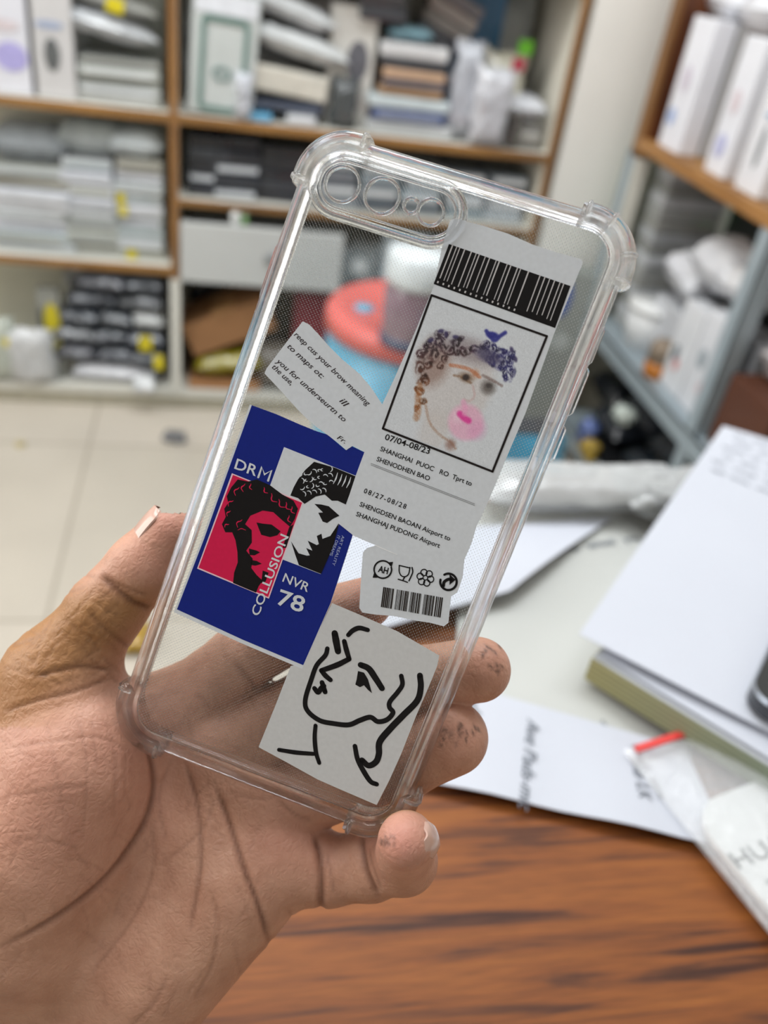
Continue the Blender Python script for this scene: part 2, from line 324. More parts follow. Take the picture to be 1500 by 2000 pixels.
for ri, rw in enumerate(rows):
    for (px_, w, h, c, side) in rw:
        tg = (('e0cf18', .32, .12, 0, 0) if (ri, side) == (0, 'right') else (YEL, .0, .16, 0, 0) if (ri, side) == (1, 'right') else None)
        pouch((XZ(px_, 740)[0], YS + .004 + NPR.uniform(0, .012), zz), w, .125, h, c, '%s crumpled pack, %s in the %s layer of the dark pile' % ({'a9abaa': 'silver grey'}.get(c, 'black grey'), side, ['lowest', 'second', 'third', 'fourth', 'highest'][ri]), 'plastic bag', 'dark packs in the lower left bay', (0, NPR.uniform(-.03, .03), NPR.uniform(-.12, .12)), tagc=tg, trans=0, flat=True, puff=2.6)
    zz += .0465
pouch((XZ(140, 640)[0], YS + .155, ZC), .07, .25, .02, 'b9bdc0', 'pale grey upright bag behind the dark pile beside the cream carton', trans=.1)

# --- upper middle bay
x, _ = XZ(408, 225); t = carton((x, yf + .005, ZA), .135, .225, .035, 'c4cac9', 'hanging pack showing a phone case with a green border and ring', pics=(), cat='pack', rot=(0, .05, 0))
def frame_ring(P, wd, y0, y1):
    """closed band of width wd following the outline P in the x-z plane"""
    mb = MB(); n = len(P); q = []
    for i in range(n):
        a, b, c = np.array(P[i - 1]), np.array(P[i]), np.array(P[(i + 1) % n]); tt = c - a; tt = tt / np.linalg.norm(tt); q.append(b + np.array([-tt[1], tt[0]]) * wd)
    vs = [(p[0], y, p[1]) for y in (y0, y1) for s in (P, q) for p in s]
    for i in range(n):
        j = (i + 1) % n; mb.add([vs[i], vs[j], vs[n + j], vs[n + i]], [(0, 1, 2, 3)]); mb.add([vs[i], vs[j], vs[2 * n + j], vs[2 * n + i]], [(0, 1, 2, 3)]); mb.add([vs[n + i], vs[n + j], vs[3 * n + j], vs[3 * n + i]], [(0, 1, 2, 3)])
    return mb
def rrect(w, h, r, n=6, cx=0, cz=0):
    return [(cx + sx * (w / 2 - r) + r * math.cos(a0 + k / n * math.pi / 2), cz + sz * (h / 2 - r) + r * math.sin(a0 + k / n * math.pi / 2)) for sx, sz, a0 in ((1, 1, 0), (-1, 1, math.pi / 2), (-1, -1, math.pi), (1, -1, 1.5 * math.pi)) for k in range(n + 1)]
frame_ring(rrect(.098, .178, .014, cz=.095), .010, -.0215, -.0182).build('printed_case_border', pm('5f7f78', .45), t)
frame_ring([(.020 * math.cos(-2 * math.pi * i / 24) - .002, .08 + .014 * math.sin(2 * math.pi * -i / 24)) for i in range(24)][::-1], .006, -.021, -.0182).build('printed_ring', pm('6f8b89', .45), t)
MB().box(-.062, .062, -.020, -.0182, .188, .222).build('printed_header', pm('dfe3ea', .4), t)
pouch((XZ(408, 25)[0], yf + .07, ZA), .15, .30, .05, 'c9ced0', 'tall whitish bag standing behind the green-bordered pack', trans=.1)
pack((XZ(500, 235)[0], yf - .02, ZA), .07, .016, .12, '6fb0d6', 'small light blue box at the bottom front of the middle stack')
pack((XZ(590, 240)[0], yf - .02, ZA), .065, .02, .12, 'd4d7dc', 'small white box beside the light blue box')
pack((XZ(545, 225)[0], yf + .0, ZA + .021), .19, .02, .17, '4a5263', 'dark navy flat box under the cream box')
pack((XZ(548, 200)[0], yf - .005, ZA + .046), .20, .050, .16, 'cfccc2', 'thick cream box lying in the middle of the stack', rot=(0, .09, .03))
pouch((XZ(578, 160)[0], yf - .005, ZA + .105), .22, .17, .05, 'd2d5d6', 'big puffy white bag lying slanted on the cream box', rot=(0, .19, 0), flat=True, trans=.05)
pouch((XZ(555, 110)[0], yf, ZA + .168), .21, .16, .045, 'd5d8da', 'white bag draped on top of the slanted puffy bag', rot=(0, .24, 0), flat=True, trans=.05)
pouch((XZ(475, 190)[0], yf - .015, ZA), .032, .09, .03, 'dfe3ec', 'small white upright pouch between the green-bordered pack and the cream box', trans=.05)
zz = ZA
cs = [('6c6f74', 'slate grey'), ('8a8d92', 'mid grey'), ('4c5158', 'charcoal'), ('7ba2ac', 'teal'), ('9fa4a8', 'pale grey'), ('5d5f63', 'dark grey'), ('8b8480', 'taupe'), ('585553', 'brown black'), ('a3a09d', 'warm grey'), ('6d6b6a', 'ash'), ('84898c', 'steel grey'), ('726d69', 'brown grey')]
pile(XZ(570, 100)[0], ZA, yf + .145, .11, [(.25, .0252, c, a, None, None, 0) for c, a in cs], '', 'back stack behind the puffy white bags', 'back row packs in the upper middle bay', None)
pouch((XZ(672, 250)[0], yf + .02, ZA), .06, .10, .05, '4b5052', 'dark grey upright pouch right of the cream box', trans=0)
carton((XZ(694, 130)[0], yf + .06, ZA), .10, .235, .045, 'd3d2cd', 'white box with a dark oval window in the upper middle bay', pics=((.13, .56, .24, .17, '66676e'),))
zq = pile(XZ(800, 260)[0], ZA, yf, .16, [(.20, .026, 'bfc2c4', 'whitish grey', None, None), (.17, .026, '52618a', 'navy blue', None, '8b93a8'), (.185, .026, 'ccd8dc', 'icy white', None, None), (.145, .02, 'a98a6d', 'brown', None, None), (.14, .012, '6e6a72', 'purple grey', None, None), (.14, .022, 'c9a88c', 'peach', None, None), (.145, .02, '4a4c52', 'black', None, None), (.15, .03, 'd3d4d6', 'white', None, None)], '', 'mixed stack right of the oval-window box', 'mixed stack in the upper middle bay', None)
pouch((XZ(812, 85)[0], yf + .02, zq), .10, .14, .03, '8fb5c2', 'small aqua bag on top of the mixed stack', flat=True, trans=.1)
pile(XZ(752, 30)[0], zq + .032, yf + .01, .14, [(.10, .03, '3d4046', 'black', None, None), (.10, .024, '4a4c50', 'charcoal', None, None), (.1, .022, '9c8478', 'dusty brown', None, None)], '', 'small dark heap over the mixed stack', 'dark heap over the mixed stack', None)
for i, (c, a) in enumerate([('474a54', 'charcoal'), ('8d8784', 'taupe'), ('a09894', 'pinkish grey'), ('77757a', 'grey')]):
    x, zv = XZ(862, 66); pack((x + .02 + .0275 * i * math.sin(.38), yf + .07, zv - .055 + .0275 * i * math.cos(.38)), .12, .026, .12, c, '%s pack, %s in the tilted pile right of the dark heap' % (a, ['lowest', 'second lowest', 'second highest', 'highest'][i]), 'tilted pile in the upper middle bay', (0, .38, 0))
carton((XZ(975, 40)[0], yf + .17, ZA), .13, .305, .03, '3f78a6', 'tall blue card standing at the back of the upper middle bay', cat='card')
pouch((XZ(905, 280)[0], yf + .04, ZA), .07, .20, .06, 'bfc3cc', 'tall narrow white pouch right of the mixed stack', trans=.1)
pouch((XZ(950, 285)[0], yf - .012, ZA), .085, .16, .055, 'cfd1d8', 'white upright bag at the front edge of the upper middle shelf', trans=.1)
pouch((XZ(982, 285)[0], yf + .075, ZA), .10, .185, .06, 'cfccbb', 'cream bag with a red and a green tag behind the white upright bag', trans=0, tagc=('b03a4c', .22, .14, .82, .96))
MB().box(-.016, .016, -.036, -.033, .186, .215).build('paper_tag', pm('67b52a', .5), bpy.data.objects[[o.name for o in bpy.data.objects if o.get('label', '').startswith('cream bag with a red')][0]], loc=(.03, 0, 0))
pouch((XZ(1000, 290)[0], yf + .0, ZA), .035, .085, .03, '6a6663', 'thin dark brown pouch standing beside the white upright bag', trans=0)
pouch((XZ(1058, 170)[0], yf + .21, ZA), .14, .305, .05, 'aab0b2', 'tall grey clear bag hanging at the right end of the upper middle bay', trans=.1)
pile(XZ(1045, 300)[0], ZA, yf - .01, .15, [(.10, .018, '9c9b97', 'grey', None, None), (.105, .02, 'b5b4af', 'light grey', None, None), (.1, .016, '8f8e8a', 'dark grey', None, None)], '', 'low stack by the right upright', 'low stack by the right upright', None)
pouch((XZ(1062, 225)[0], yf - .01, ZA + .058), .10, .13, .05, 'dcdfe6', 'bright white crumpled bag on the low stack by the right upright', flat=True, trans=.05)

# --- second middle bay (dark packs) and the counter below it
for i, (px_, w, n, cc) in enumerate([(382, .095, 5, ['2a2f38', '30353d', '262b34', '3a4048', '23272f']), (462, .105, 5, ['3a3f47', '2c313a', '4a4f55', '2a2e36', '30343c']), (560, .12, 5, ['2c3038', '3b3f45', '24282f', '33373d', '2b2e34'])]):
    pile(XZ(px_, 380)[0], ZD, yf, .16, [(w, .026 if i != 2 else .024, c, 'black' if j % 2 else 'blue black', None, 'c9ced4' if (i, j) in ((0, 1), (1, 0), (1, 2)) else None) for j, c in enumerate(cc)], '', ['left', 'middle', 'right'][i] + ' black stack under the shelf', 'black packs under the upper middle shelf', None)
for i, px_ in enumerate([660, 745, 830, 915, 1000]):
    c = ['8c949a', '5d656d', '767f86', '94a3ab', 'b3bcc2']
    pile(XZ(px_, 400)[0], ZD, yf, .16, [(.095, .028, c[(i + j) % 5], ['grey', 'slate', 'steel grey', 'pale blue', 'light grey'][(i + j) % 5], None, 'd9dde0' if j % 2 else None) for j in range(4)], '', ['first', 'second', 'third', 'fourth', 'fifth'][i] + ' stack behind the phone case top', 'grey packs in the bay behind the phone case', None)
def bottle(loc, r, h, body, cap, label, cat='bottle'):
    t = empty('small_bottle', loc); tag(t, label, cat)
    MB().lathe([(0, 0), (r, 0), (r, h * .6), (r * .55, h * .72), (r * .5, h * .74), (0, h * .74)]).build('body', pm(body, .2, coat=.5), t)
    MB().lathe([(0, h * .72), (r * .6, h * .72), (r * .6, h), (0, h)]).build('cap', pm(cap, .3), t)
bottle((XZ(460, 430)[0], YS + .01, .4905), .011, .042, 'eef0f0', 'f4f4f2', 'tiny white bottle on the ledge above the drawer')
bottle((XZ(478, 430)[0], YS + .012, .4905), .008, .028, '7fae6a', 'dfe8da', 'tiny green bottle beside the white one above the drawer')
# --- open space right of the drawer, seen through the clear case
for i, (px_, py_, w, h, c, lb) in enumerate([(700, 560, .10, .16, '8f9699', 'grey patterned pack standing right of the drawer'), (735, 470, .09, .17, 'b4bbbd', 'pale mottled pack behind the grey patterned pack'), (800, 560, .11, .26, 'c6d2da', 'light blue pack standing behind the jar'), (900, 560, .14, .24, 'aab1b3', 'grey pack third from the drawer in the open bay'), (985, 560, .10, .22, '8b8f93', 'dark grey pack at the right end of the open bay')]):
    carton((XZ(px_, 500)[0], yf + .03 + .03 * (i % 2), ZC if i > 1 else ZC), w, .30 + h * .5, .05, c, lb, 'packs in the open middle bay', pics=((.0, .75, .25, .06, '4c5358'), (.1, .9, .2, .05, 'dfe4e6')), cat='pack')
carton((XZ(615, 600)[0], YS + .05, ZC), .09, .265, .05, '7a2a33', 'dark red box under the drawer', cat='box')
# --- lower middle bay
t = empty('kraft_carton', (XZ(430, 650)[0] + .04, YS + .03, .185), (0, -.42, 0)); tag(t, 'brown cardboard carton lying tilted under the drawer', 'box')
MB().box(-.11, .11, 0, .15, 0, .085, bev=.003).build('box', pm('9a6f49', .75, .1, 20), t); MB().box(-.03, .03, -.0015, .15, .0855, .087).build('packing_tape', pm('b98c5e', .4), t)
pouch((XZ(440, 740)[0] + .01, YS + .012, ZC + .021), .17, .15, .06, '8f8420', 'olive yellow bag under the brown cardboard carton', flat=True, trans=0, rot=(0, -.12, 0))
MB_ = MB().box(-.09, .09, 0, .2, 0, .018, bev=.002).build('cardboard_sheet', pm('a87950', .8, .08, 20), None, (XZ(430, 757)[0] + .01, YS + .01, ZC + .001)); tag(MB_, 'folded brown cardboard on the bottom board of the middle bay', 'cardboard')
pouch((XZ(372, 660)[0], YS + .235, ZC), .10, .27, .06, '1f2630', 'black bag standing at the back under the drawer', trans=0)
pouch((XZ(560, 740)[0], YS + .06, ZC), .16, .12, .1, '5f5a52', 'dark brown grey bag on the bottom board behind the phone case', trans=0)

# ------------------------------------------------------------------ shelf and rack along the right wall (front plane x = .90)
XF = .90
ORG = wood_mat('shelf_wood', 'b3834c', '8e6337', 1, 5, 6); DKW = wood_mat('dark_wood', '6b3d22', '4a2716', 2, 5, 6)
ru = empty('wall_shelf', (XF, 1.86, 0)); tag(ru, 'orange-brown wooden shelf with a thick front edge along the right wall', 'shelf')
MB().box(0, .40, -.95, .0, .766, .790, 0).build('shelf_board', ORG, ru)
MB().box(0, .40, 0, .03, .75, 1.5).build('end_panel', EDGEV, ru)
MB().box(.012, .40, -.004, 0, .79, 1.5).build('end_lining', DKW, ru)
RK = pm('a9b6bd', .4, .05, 20, metal=.25)
rk = empty('metal_rack', (XF, 1.86, 0)); tag(rk, 'light blue grey slotted steel rack under the wooden shelf', 'rack')
def angle_post(x, y, z0, z1, sx=1, sy=1):
    MB().box(x, x + .038 * sx, y, y + .003 * sy, z0, z1).box(x, x + .003 * sx, y, y + .038 * sy, z0, z1).build('post', RK, rk)
angle_post(0, .045, 0, .76, 1, -1); angle_post(0, -.575, 0, .765, 1, 1); angle_post(.38, .045, 0, .76, -1, -1); angle_post(.38, -.575, 0, .765, -1, 1)
MB().box(-.002, .002, -.95, .04, .338, .376).box(-.002, .40, -.95, .04, .372, .376).build('rack_tray', RK, rk)
MB().box(-.002, .002, -.95, .04, .06, .10).box(-.002, .40, -.95, .04, .097, .10).build('rack_tray', RK, rk)
angle_post(0, -.95, 0, .765, 1, 1)
MB().box(.395, .40, -.95, .04, .1, .765).build('rear_board', pm('231d18', .8), rk)
def RY(px, py, x=XF): p = on_x(px, py, x); return p[1], p[2]
RR = (0, 0, -math.pi / 2)                                       # goods on this side face the aisle (-x)
ZS = .790
carton((XF + .035, RY(1298, 260)[0] - .005, ZS), .095, .24, .045, 'eceef6', 'first white upright box by the end panel with a blue picture low on its front', 'white boxes on the right shelf', RR, pics=((-.22, .25, .15, .07, '9db2dd'), (-.05, .55, .18, .1, 'd0c9d6')))
carton((XF + .11, RY(1298, 260)[0] - .02, ZS), .085, .235, .09, 'b5b5b6', 'grey sided box tucked behind the first white upright box', 'white boxes on the right shelf', RR)
carton((XF + .04, RY(1390, 300)[0] + .005, ZS), .075, .23, .045, 'ebedf4', 'second white upright box with a violet picture near its foot', 'white boxes on the right shelf', RR, pics=((-.05, .22, .24, .09, 'bcbfe0'), (0, .55, .2, .09, 'd9cdd3')))
carton((XF + .04, RY(1452, 330)[0], ZS), .085, .23, .045, 'e8e9ee', 'third white upright box showing a slim dark device', 'white boxes on the right shelf', RR, pics=((0, .33, .08, .15, '7f8588'), (0, .55, .22, .02, '9cb5cc')))
carton((XF + .04, 1.29, ZS), .08, .23, .045, 'd9dae0', 'fourth white upright box at the right edge of the shelf', 'white boxes on the right shelf', RR, pics=((0, .4, .16, .1, 'c9cbd6'),))
carton((XF + .20, RY(1395, 250)[0], ZS), .30, .20, .06, '6b625c', 'dark cardboard box standing behind the white upright boxes', None, RR)
for i, (yy, zz, w, h, lb) in enumerate([(1.80, 1.02, .13, .07, 'first crumpled clear bag above the first white upright box'), (1.66, 1.015, .14, .075, 'bulky clear bag lying over the grey sided box'), (1.58, 1.075, .15, .07, 'highest clear bag over the right shelf boxes'), (1.50, 1.02, .14, .07, 'clear bag lying over the second white upright box'), (1.385, 1.015, .13, .07, 'clear bag lying over the third white upright box')]):
    pouch((XF + .05, yy, zz), w, .14, h, 'ebedf4', lb, 'plastic bag', 'clear bags on top of the white boxes', (0, .05 * (-1) ** i, -math.pi / 2), trans=.05, flat=True)
pouch((XF + .07, 1.30, 1.03), .12, .16, .09, '9a9894', 'grey bag at the right edge above the white boxes', rot=RR, trans=.05, flat=True)
# packs stacked at the left end of the rack
zz = .377
for i in range(14):
    c = ['a7a9a8', 'c3c6ca', '8f918f', 'b4b7bb', '9a9b97'][i % 5]; o = ['bottom', 'second', 'third', 'fourth', 'fifth', 'sixth', 'seventh', 'eighth', 'ninth', 'tenth', 'eleventh', 'twelfth', 'thirteenth', 'top'][i]
    pack((XF + .055, 1.815 + NPR.uniform(-.004, .004), zz), .075, .0255, .15, c, '%s pack%s in the tall stack at the rack left end' % (o, '' if i in (0, 13) else ' from the bottom'), 'tall stack in the metal rack', (0, 0, -math.pi / 2)); zz += .0262
carton((XF + .02, 1.868, .377), .03, .37, .03, 'd8d6cc', 'tall narrow cream strip box in the corner of the metal rack', None, RR)
# battery box with a green lamp
t = empty('power_unit', (1.185, 1.55, .3775), RR); tag(t, 'black power unit with a bright green lit display under the wooden shelf', 'power unit')
MB().box(-.22, .22, -.07, .09, 0, .36, bev=.006).build('housing', pm('1b201d', .45), t)
pB = on_x(1386, 415, 1.113)
MB().box(-.045, .022, -.0725, -.070, -.020, .016).build('green_display', pm('04ff20', .3, var=0, emit=2.5), t, loc=(-(pB[1] - 1.55), 0, pB[2] - .377 + .0))
MB().box(-.05, .12, -.0718, -.07, .22, .27).build('front_label', pm('2d3a35', .4), t)
# middle tier of the rack
def rpouch(px_, py_, x, w, h, d, c, lb, **k):
    y_, _ = RY(px_, py_, x); return pouch((x, y_, k.pop('z', .377)), w, h, d, c, lb, rot=k.pop('rot', RR), **k)
t = empty('plastic_tub', (XF + .075, 1.70, .377)); tag(t, 'round white plastic tub on the steel rack beside the tall pack stack', 'tub')
MB().lathe([(0, 0), (.052, 0), (.06, .10), (.056, .10), (.05, .012), (0, .012)]).build('body', pm('e3e5e6', .35), t)
MB().lathe([(0, .104), (.062, .104), (.063, .09), (.0605, .09), (.060, .100), (0, .100)]).build('lid', pm('eef0f0', .3), t)
t = empty('small_jar', (XF + .035, 1.545, .377)); tag(t, 'small jar with a grey brown top and an orange base on the steel rack', 'jar')
MB().lathe([(0, 0), (.027, 0), (.03, .008), (.03, .035), (0, .035)]).build('base', pm('b9701f', .3), t); MB().lathe([(0, .035), (.03, .035), (.029, .07), (.02, .08), (0, .08)]).build('top', pm('8d7d6c', .4), t)
carton((XF + .05, 1.475, .377), .085, .185, .04, 'e8eaee', 'white carton with a dark and a pink picture on the steel rack', 'cartons on the steel rack', RR, pics=((-.18, .42, .12, .10, '56666f'), (-.02, .32, .13, .07, 'e0a2a2')))
carton((XF + .055, 1.385, .377), .085, .20, .05, 'e6e8ed', 'white carton with a grey picture next to the slotted post', 'cartons on the steel rack', RR, pics=((-.1, .55, .15, .1, '9aa6ad'), (.2, .3, .1, .06, 'dcc4c8')))
carton((XF + .13, 1.44, .377), .22, .17, .06, 'c9cbcf', 'long pale box behind the two white cartons on the steel rack', None, RR)
pouch((XF + .05, 1.52, .575), .15, .11, .09, 'eceef4', 'shiny crumpled clear bag heaped on the white cartons in the rack', rot=(.15, .1, -1.5), trans=.1, flat=True)
pouch((XF + .05, 1.63, .515), .12, .11, .08, 'e8eaf0', 'crumpled clear bag slipping down beside the small jar', rot=(.1, .3, -1.4), trans=.1, flat=True)
pouch((XF + .05, 1.405, .585), .14, .12, .07, 'f0f1f6', 'flattened white bag under the wooden shelf near the slotted post', rot=(.1, -.1, -1.57), trans=.05, flat=True)
carton((XF + .09, 1.60, .377), .18, .13, .06, 'cfd1d6', 'pale box behind the small jar on the steel rack', None, RR)
pouch((XF + .05, 1.195, .52), .15, .13, .09, 'cfc9cb', 'pinkish white bag right of the slotted post', rot=RR, trans=.1, flat=True)
pouch((XF + .06, 1.19, .625), .15, .13, .08, 'd9dade', 'white bag on top of the pinkish bag right of the slotted post', rot=RR, trans=.1, flat=True)
carton((XF + .07, 1.20, .377), .15, .14, .10, '5a321f', 'dark brown cardboard box right of the slotted post', None, RR, rough=.7)
carton((XF + .06, 1.05, .377), .12, .22, .08, 'd5d7da', 'white box at the right edge beyond the brown cardboard box', None, RR)
# lower tier: dark bags
rb = [(1150, 760, .16, .12, .10, '16181d', 'big black bag under the rack tray'), (1215, 800, .15, .12, .09, '2a2e35', 'dark grey bag with glints in the middle of the rack bottom'), (1130, 880, .15, .13, .09, '30343c', 'slate black bag at the left of the rack bottom'), (1265, 880, .16, .12, .10, '22262c', 'black bag against the slotted post on the rack bottom'), (1200, 930, .15, .12, .09, '2e353d', 'blue black bag low on the rack bottom')]
for i, (px_, py_, w, h, d, c, lb) in enumerate(rb):
    y_, z_ = RY(px_, py_, XF + .02); z_ = max(z_ - .05, .104); pouch((XF + .055, max(y_, 1.42) - .004 * i, z_), w, h, d * .8, c, lb, 'plastic bag', 'dark bags on the rack bottom', (0, .04 * (-1) ** i, -1.57 + .02 * i), trans=0, flat=True)
MB().box(0, .3, -.6, -.05, .101, .103).build('rack_liner', pm('17181b', .6), rk, loc=(.02, 0, 0))
for px_, py_, w, h, d, c, lb in [(1142, 898, .07, .03, .05, 'd2b04a', 'yellow packet among the dark bags in the rack'), (1148, 845, .05, .03, .06, '6d83c4', 'blue packet above the yellow packet in the rack'), (1218, 812, .05, .03, .03, 'dfe8df', 'small shiny white packet among the dark bags'), (1185, 935, .04, .03, .03, 'a08450', 'small tan packet below the yellow packet')]:
    p = on_x(px_, py_, XF + .0); pouch((XF + .0, max(p[1], 1.33), max(p[2] - d / 2, .09)), w, d, h, c, lb, rot=(0, .1, -1.57), trans=0)

# ------------------------------------------------------------------ drum with a red lid, jar, teal sack
DC = on_z(800, 618, .50); DCX, DCY, DR = DC[0] + .015, DC[1] + .03, .165
t = empty('plastic_drum', (DCX, DCY, 0)); tag(t, 'light blue plastic drum with a coral red lid on the floor behind the desk', 'drum')
SKY = pm('6fb6d6', .35, .05, 8)
MB().lathe([(0, 0), (DR * .9, 0), (DR * 1.0, .03), (DR * 1.04, .20), (DR * 1.04, .24), (DR * 1.0, .26), (DR * .985, .47), (0, .47)], n=64).build('body', SKY, t)
lid = MB().lathe([(0, .497), (DR * .78, .497), (DR * .86, .503), (DR * .97, .500), (DR * 1.02, .49), (DR * 1.03, .462), (DR * 1.0, .462), (0, .465)], n=64).build('lid', pm('e2716b', .35, .05, 8), t)
hp = on_z(712, 600, .50); MB().lathe([(0, .502), (.018, .502), (.020, .496), (0, .496)], (hp[0] - DCX, hp[1] - DCY, 0), 24).build('filler_cap', SKY, lid)
jp = on_z(800, 668, .50)
t = empty('storage_jar', (jp[0], jp[1], .498)); tag(t, 'clear jar of purple brown goods with white lid standing on the drum', 'jar')
MB().lathe([(0, 0), (.050, 0), (.056, .008), (.056, .10), (.050, .112), (0, .112)]).build('glass_body', pm('8b7480', .15, .25, 30, coat=.8), t)
MB().lathe([(0, .004), (.0565, .004), (.0568, .022), (0, .022)]).build('base_band', pm('4a5670', .3), t)
MB().lathe([(0, .112), (.058, .112), (.060, .12), (.060, .158), (.054, .168), (0, .17)]).build('lid', pm('dfe6ea', .25, coat=.5), t)
ts = on_y(1000, 950, .95)
t = pouch((ts[0], .95, 0), .13, .56, .14, '2f7f9e', 'teal blue plastic sack standing on the floor between the desk and the rack', 'sack', trans=0)
pouch((ts[0] + .13, 1.25, 0), .12, .42, .10, '3a3f48', 'black sack standing behind the teal blue sack', 'sack', trans=0)
pp = on_y(1058, 720, 1.93); carton((pp[0] + .01, 1.93, 0), .12, .47, .07, '8f9490', 'grey carton with a small blue print standing on the floor before the pillar', None, (0, 0, -.25), pics=((-.05, .86, .15, .10, '2b52a6'), (.1, .62, .2, .05, 'b5bab8')))

# ------------------------------------------------------------------ small things on the floor
p = on_z(340, 868, 0); t = empty('crumpled_wrapper', (p[0], p[1], 0)); tag(t, 'small crumpled grey wrapper lying on the tiled floor', 'wrapper'); pouch_mesh(.05, .04, .02, film('8d8d90', 0), 5, flat=True).build('film', film('8d8d90', 0), t)
p = on_z(40, 870, 0); tag(MB().lathe([(0, 0), (.010, 0), (.012, .006), (0, .009)], n=12).build('seed_husk', pm('c9bb8c', .6), None, tuple(p)), 'tiny yellowish scrap on the floor tiles', 'scrap')
p = on_z(262, 1285, 0); pouch((p[0], p[1], 0), .05, .07, .03, 'b08d3c', 'small golden yellow packet on the floor behind the thumb', flat=True, trans=0)

# ------------------------------------------------------------------ the desk
ZT = .75
def desk_wood():
    mt, nt, b = newmat('desk_laminate'); L = nt.links
    tc = N(nt, 'ShaderNodeTexCoord'); mp = N(nt, 'ShaderNodeMapping'); mp.inputs['Rotation'].default_value = (0, 0, math.radians(-6)); mp.inputs['Scale'].default_value = (6.5, 120, 1)
    L.new(tc.outputs['Object'], mp.inputs['Vector'])
    wv = N(nt, 'ShaderNodeTexNoise', Scale=1.0, Detail=5.0, Roughness=.55, Distortion=.45); L.new(mp.outputs[0], wv.inputs['Vector'])
    rp = N(nt, 'ShaderNodeValToRGB'); e = rp.color_ramp.elements
    e[0].position = .32; e[0].color = lin('40241a') + (1,); e[1].position = .74; e[1].color = lin('9a5d2b') + (1,)
    k = e.new(.39); k.color = lin('5d3722') + (1,); k = e.new(.445); k.color = lin('7d4824') + (1,)
    L.new(wv.outputs['Fac'], rp.inputs['Fac'])
    mp2 = N(nt, 'ShaderNodeMapping'); mp2.inputs['Rotation'].default_value = (0, 0, math.radians(-6)); mp2.inputs['Scale'].default_value = (60, 900, 1); L.new(tc.outputs['Object'], mp2.inputs['Vector'])
    n2 = N(nt, 'ShaderNodeTexNoise', Scale=1.0, Detail=3.0); L.new(mp2.outputs[0], n2.inputs['Vector'])
    mx = N(nt, 'ShaderNodeMix', data_type='RGBA', blend_type='OVERLAY'); mx.inputs[0].default_value = .38
    L.new(rp.outputs[0], mx.inputs[6]); L.new(n2.outputs['Fac'], mx.inputs[7]); L.new(mx.outputs[2], b.inputs['Base Color'])
    b.inputs['Roughness'].default_value = .5; b.inputs['Specular IOR Level'].default_value = .25
    bp = N(nt, 'ShaderNodeBump', Strength=.12, Distance=.0005); L.new(n2.outputs['Fac'], bp.inputs['Height']); L.new(bp.outputs[0], b.inputs['Normal']); return mt
dt = empty('desk', (.3, .25, 0)); tag(dt, 'brown wood grain desk with dark streaks in the foreground', 'desk')
DW = desk_wood()
topP = [(-.045 - .3, .02 - .25), (.75 - .3, .02 - .25), (.75 - .3, .548 - .25), (.106 - .3, .548 - .25)]
MB().prism(topP, ZT - .028, ZT).build('desktop', DW, dt)
for sx, sy in ((.02, .07), (.70, .07), (.70, .51), (.16, .51)): MB().box(sx - .02 - .3, sx + .02 - .3, sy - .02 - .25, sy + .02 - .25, 0, ZT - .028, bev=.002).build('leg', DKW, dt)
def sheet(name, polyw, z, mat, label, cat, th=.0004, curl=None, n=14, marks=()):
    """a paper sheet from four corners (A,B,C,D) as a gently waved thin slab"""
    A, B, C_, D = [np.array(p[:2], float) for p in polyw]; o = np.array([A[0], A[1], z]); u = np.linspace(0, 1, n); P = np.zeros((n, n, 3))
    for i, a in enumerate(u):
        for j, b in enumerate(u):
            q = (A * (1 - a) + B * a) * (1 - b) + (D * (1 - a) + C_ * a) * b; P[i, j, :2] = q - A; P[i, j, 2] = curl(a, b) if curl else 0
    t = MB().grid(P).grid(P - [0, 0, th], flip=True); ed = [P[0], P[-1], P[:, 0], P[:, -1]]
    for e in ed: t.grid(np.stack([e, e - [0, 0, th]]))
    ob = t.build(name, mat, None, tuple(o)); tag(ob, label, cat); ob['_'] = 0; del ob['_']
    def at(a, b):
        q = (A * (1 - a) + B * a) * (1 - b) + (D * (1 - a) + C_ * a) * b - A; return (q[0], q[1], curl(a, b) if curl else 0.)
    return ob, at
PAPER = pm('c3c7d2', .6, .015, 8); PAPERY = pm('bfc1be', .6, .03, 6)
W2 = lambda px, py, z=ZT: on_z(px, py, z)
def ribbon(mb, pts, w, mi=0):
    pts = [np.array(p, float) for p in pts]
    for a, b in zip(pts[:-1], pts[1:]):
        t = b - a; t = t / (np.linalg.norm(t) + 1e-9); s = np.array([-t[1], t[0], 0]) * w / 2
        mb.add([a - s, b - s, b + s, a + s], [(0, 1, 2, 3)], mi)
def scrawl(at, a0, b0, a1, b1, size, n, seed, z=.0004):
    """a line of loose handwriting between two sheet positions"""
    r = np.random.RandomState(seed); P0 = np.array(at(a0, b0)); P1 = np.array(at(a1, b1)); d = (P1 - P0); Ln = np.linalg.norm(d[:2]); d = d / Ln; up = np.array([-d[1], d[0], 0]); mb = MB(); x = 0
    while x < Ln:
        k = r.randint(3, 7); wd = size * k * .5; pts = []
        for i in range(k * 4):
            s = i / (k * 4 - 1); q = P0 + d * (x + wd * s) + up * size * (.35 * math.sin(s * k * 2.4 * math.pi + r.rand()) + .25 * r.rand()); aa = min(1, (x + wd * s) / Ln); ref = np.array(at(a0 + (a1 - a0) * aa, b0 + (b1 - b0) * aa)); q[2] = ref[2] + z; pts.append(q)
        ribbon(mb, pts, size * .10); x += wd + size * (.5 + r.rand() * .5)
    return mb
INK = pm('5d6470', .5); INKD = pm('3c4048', .5)
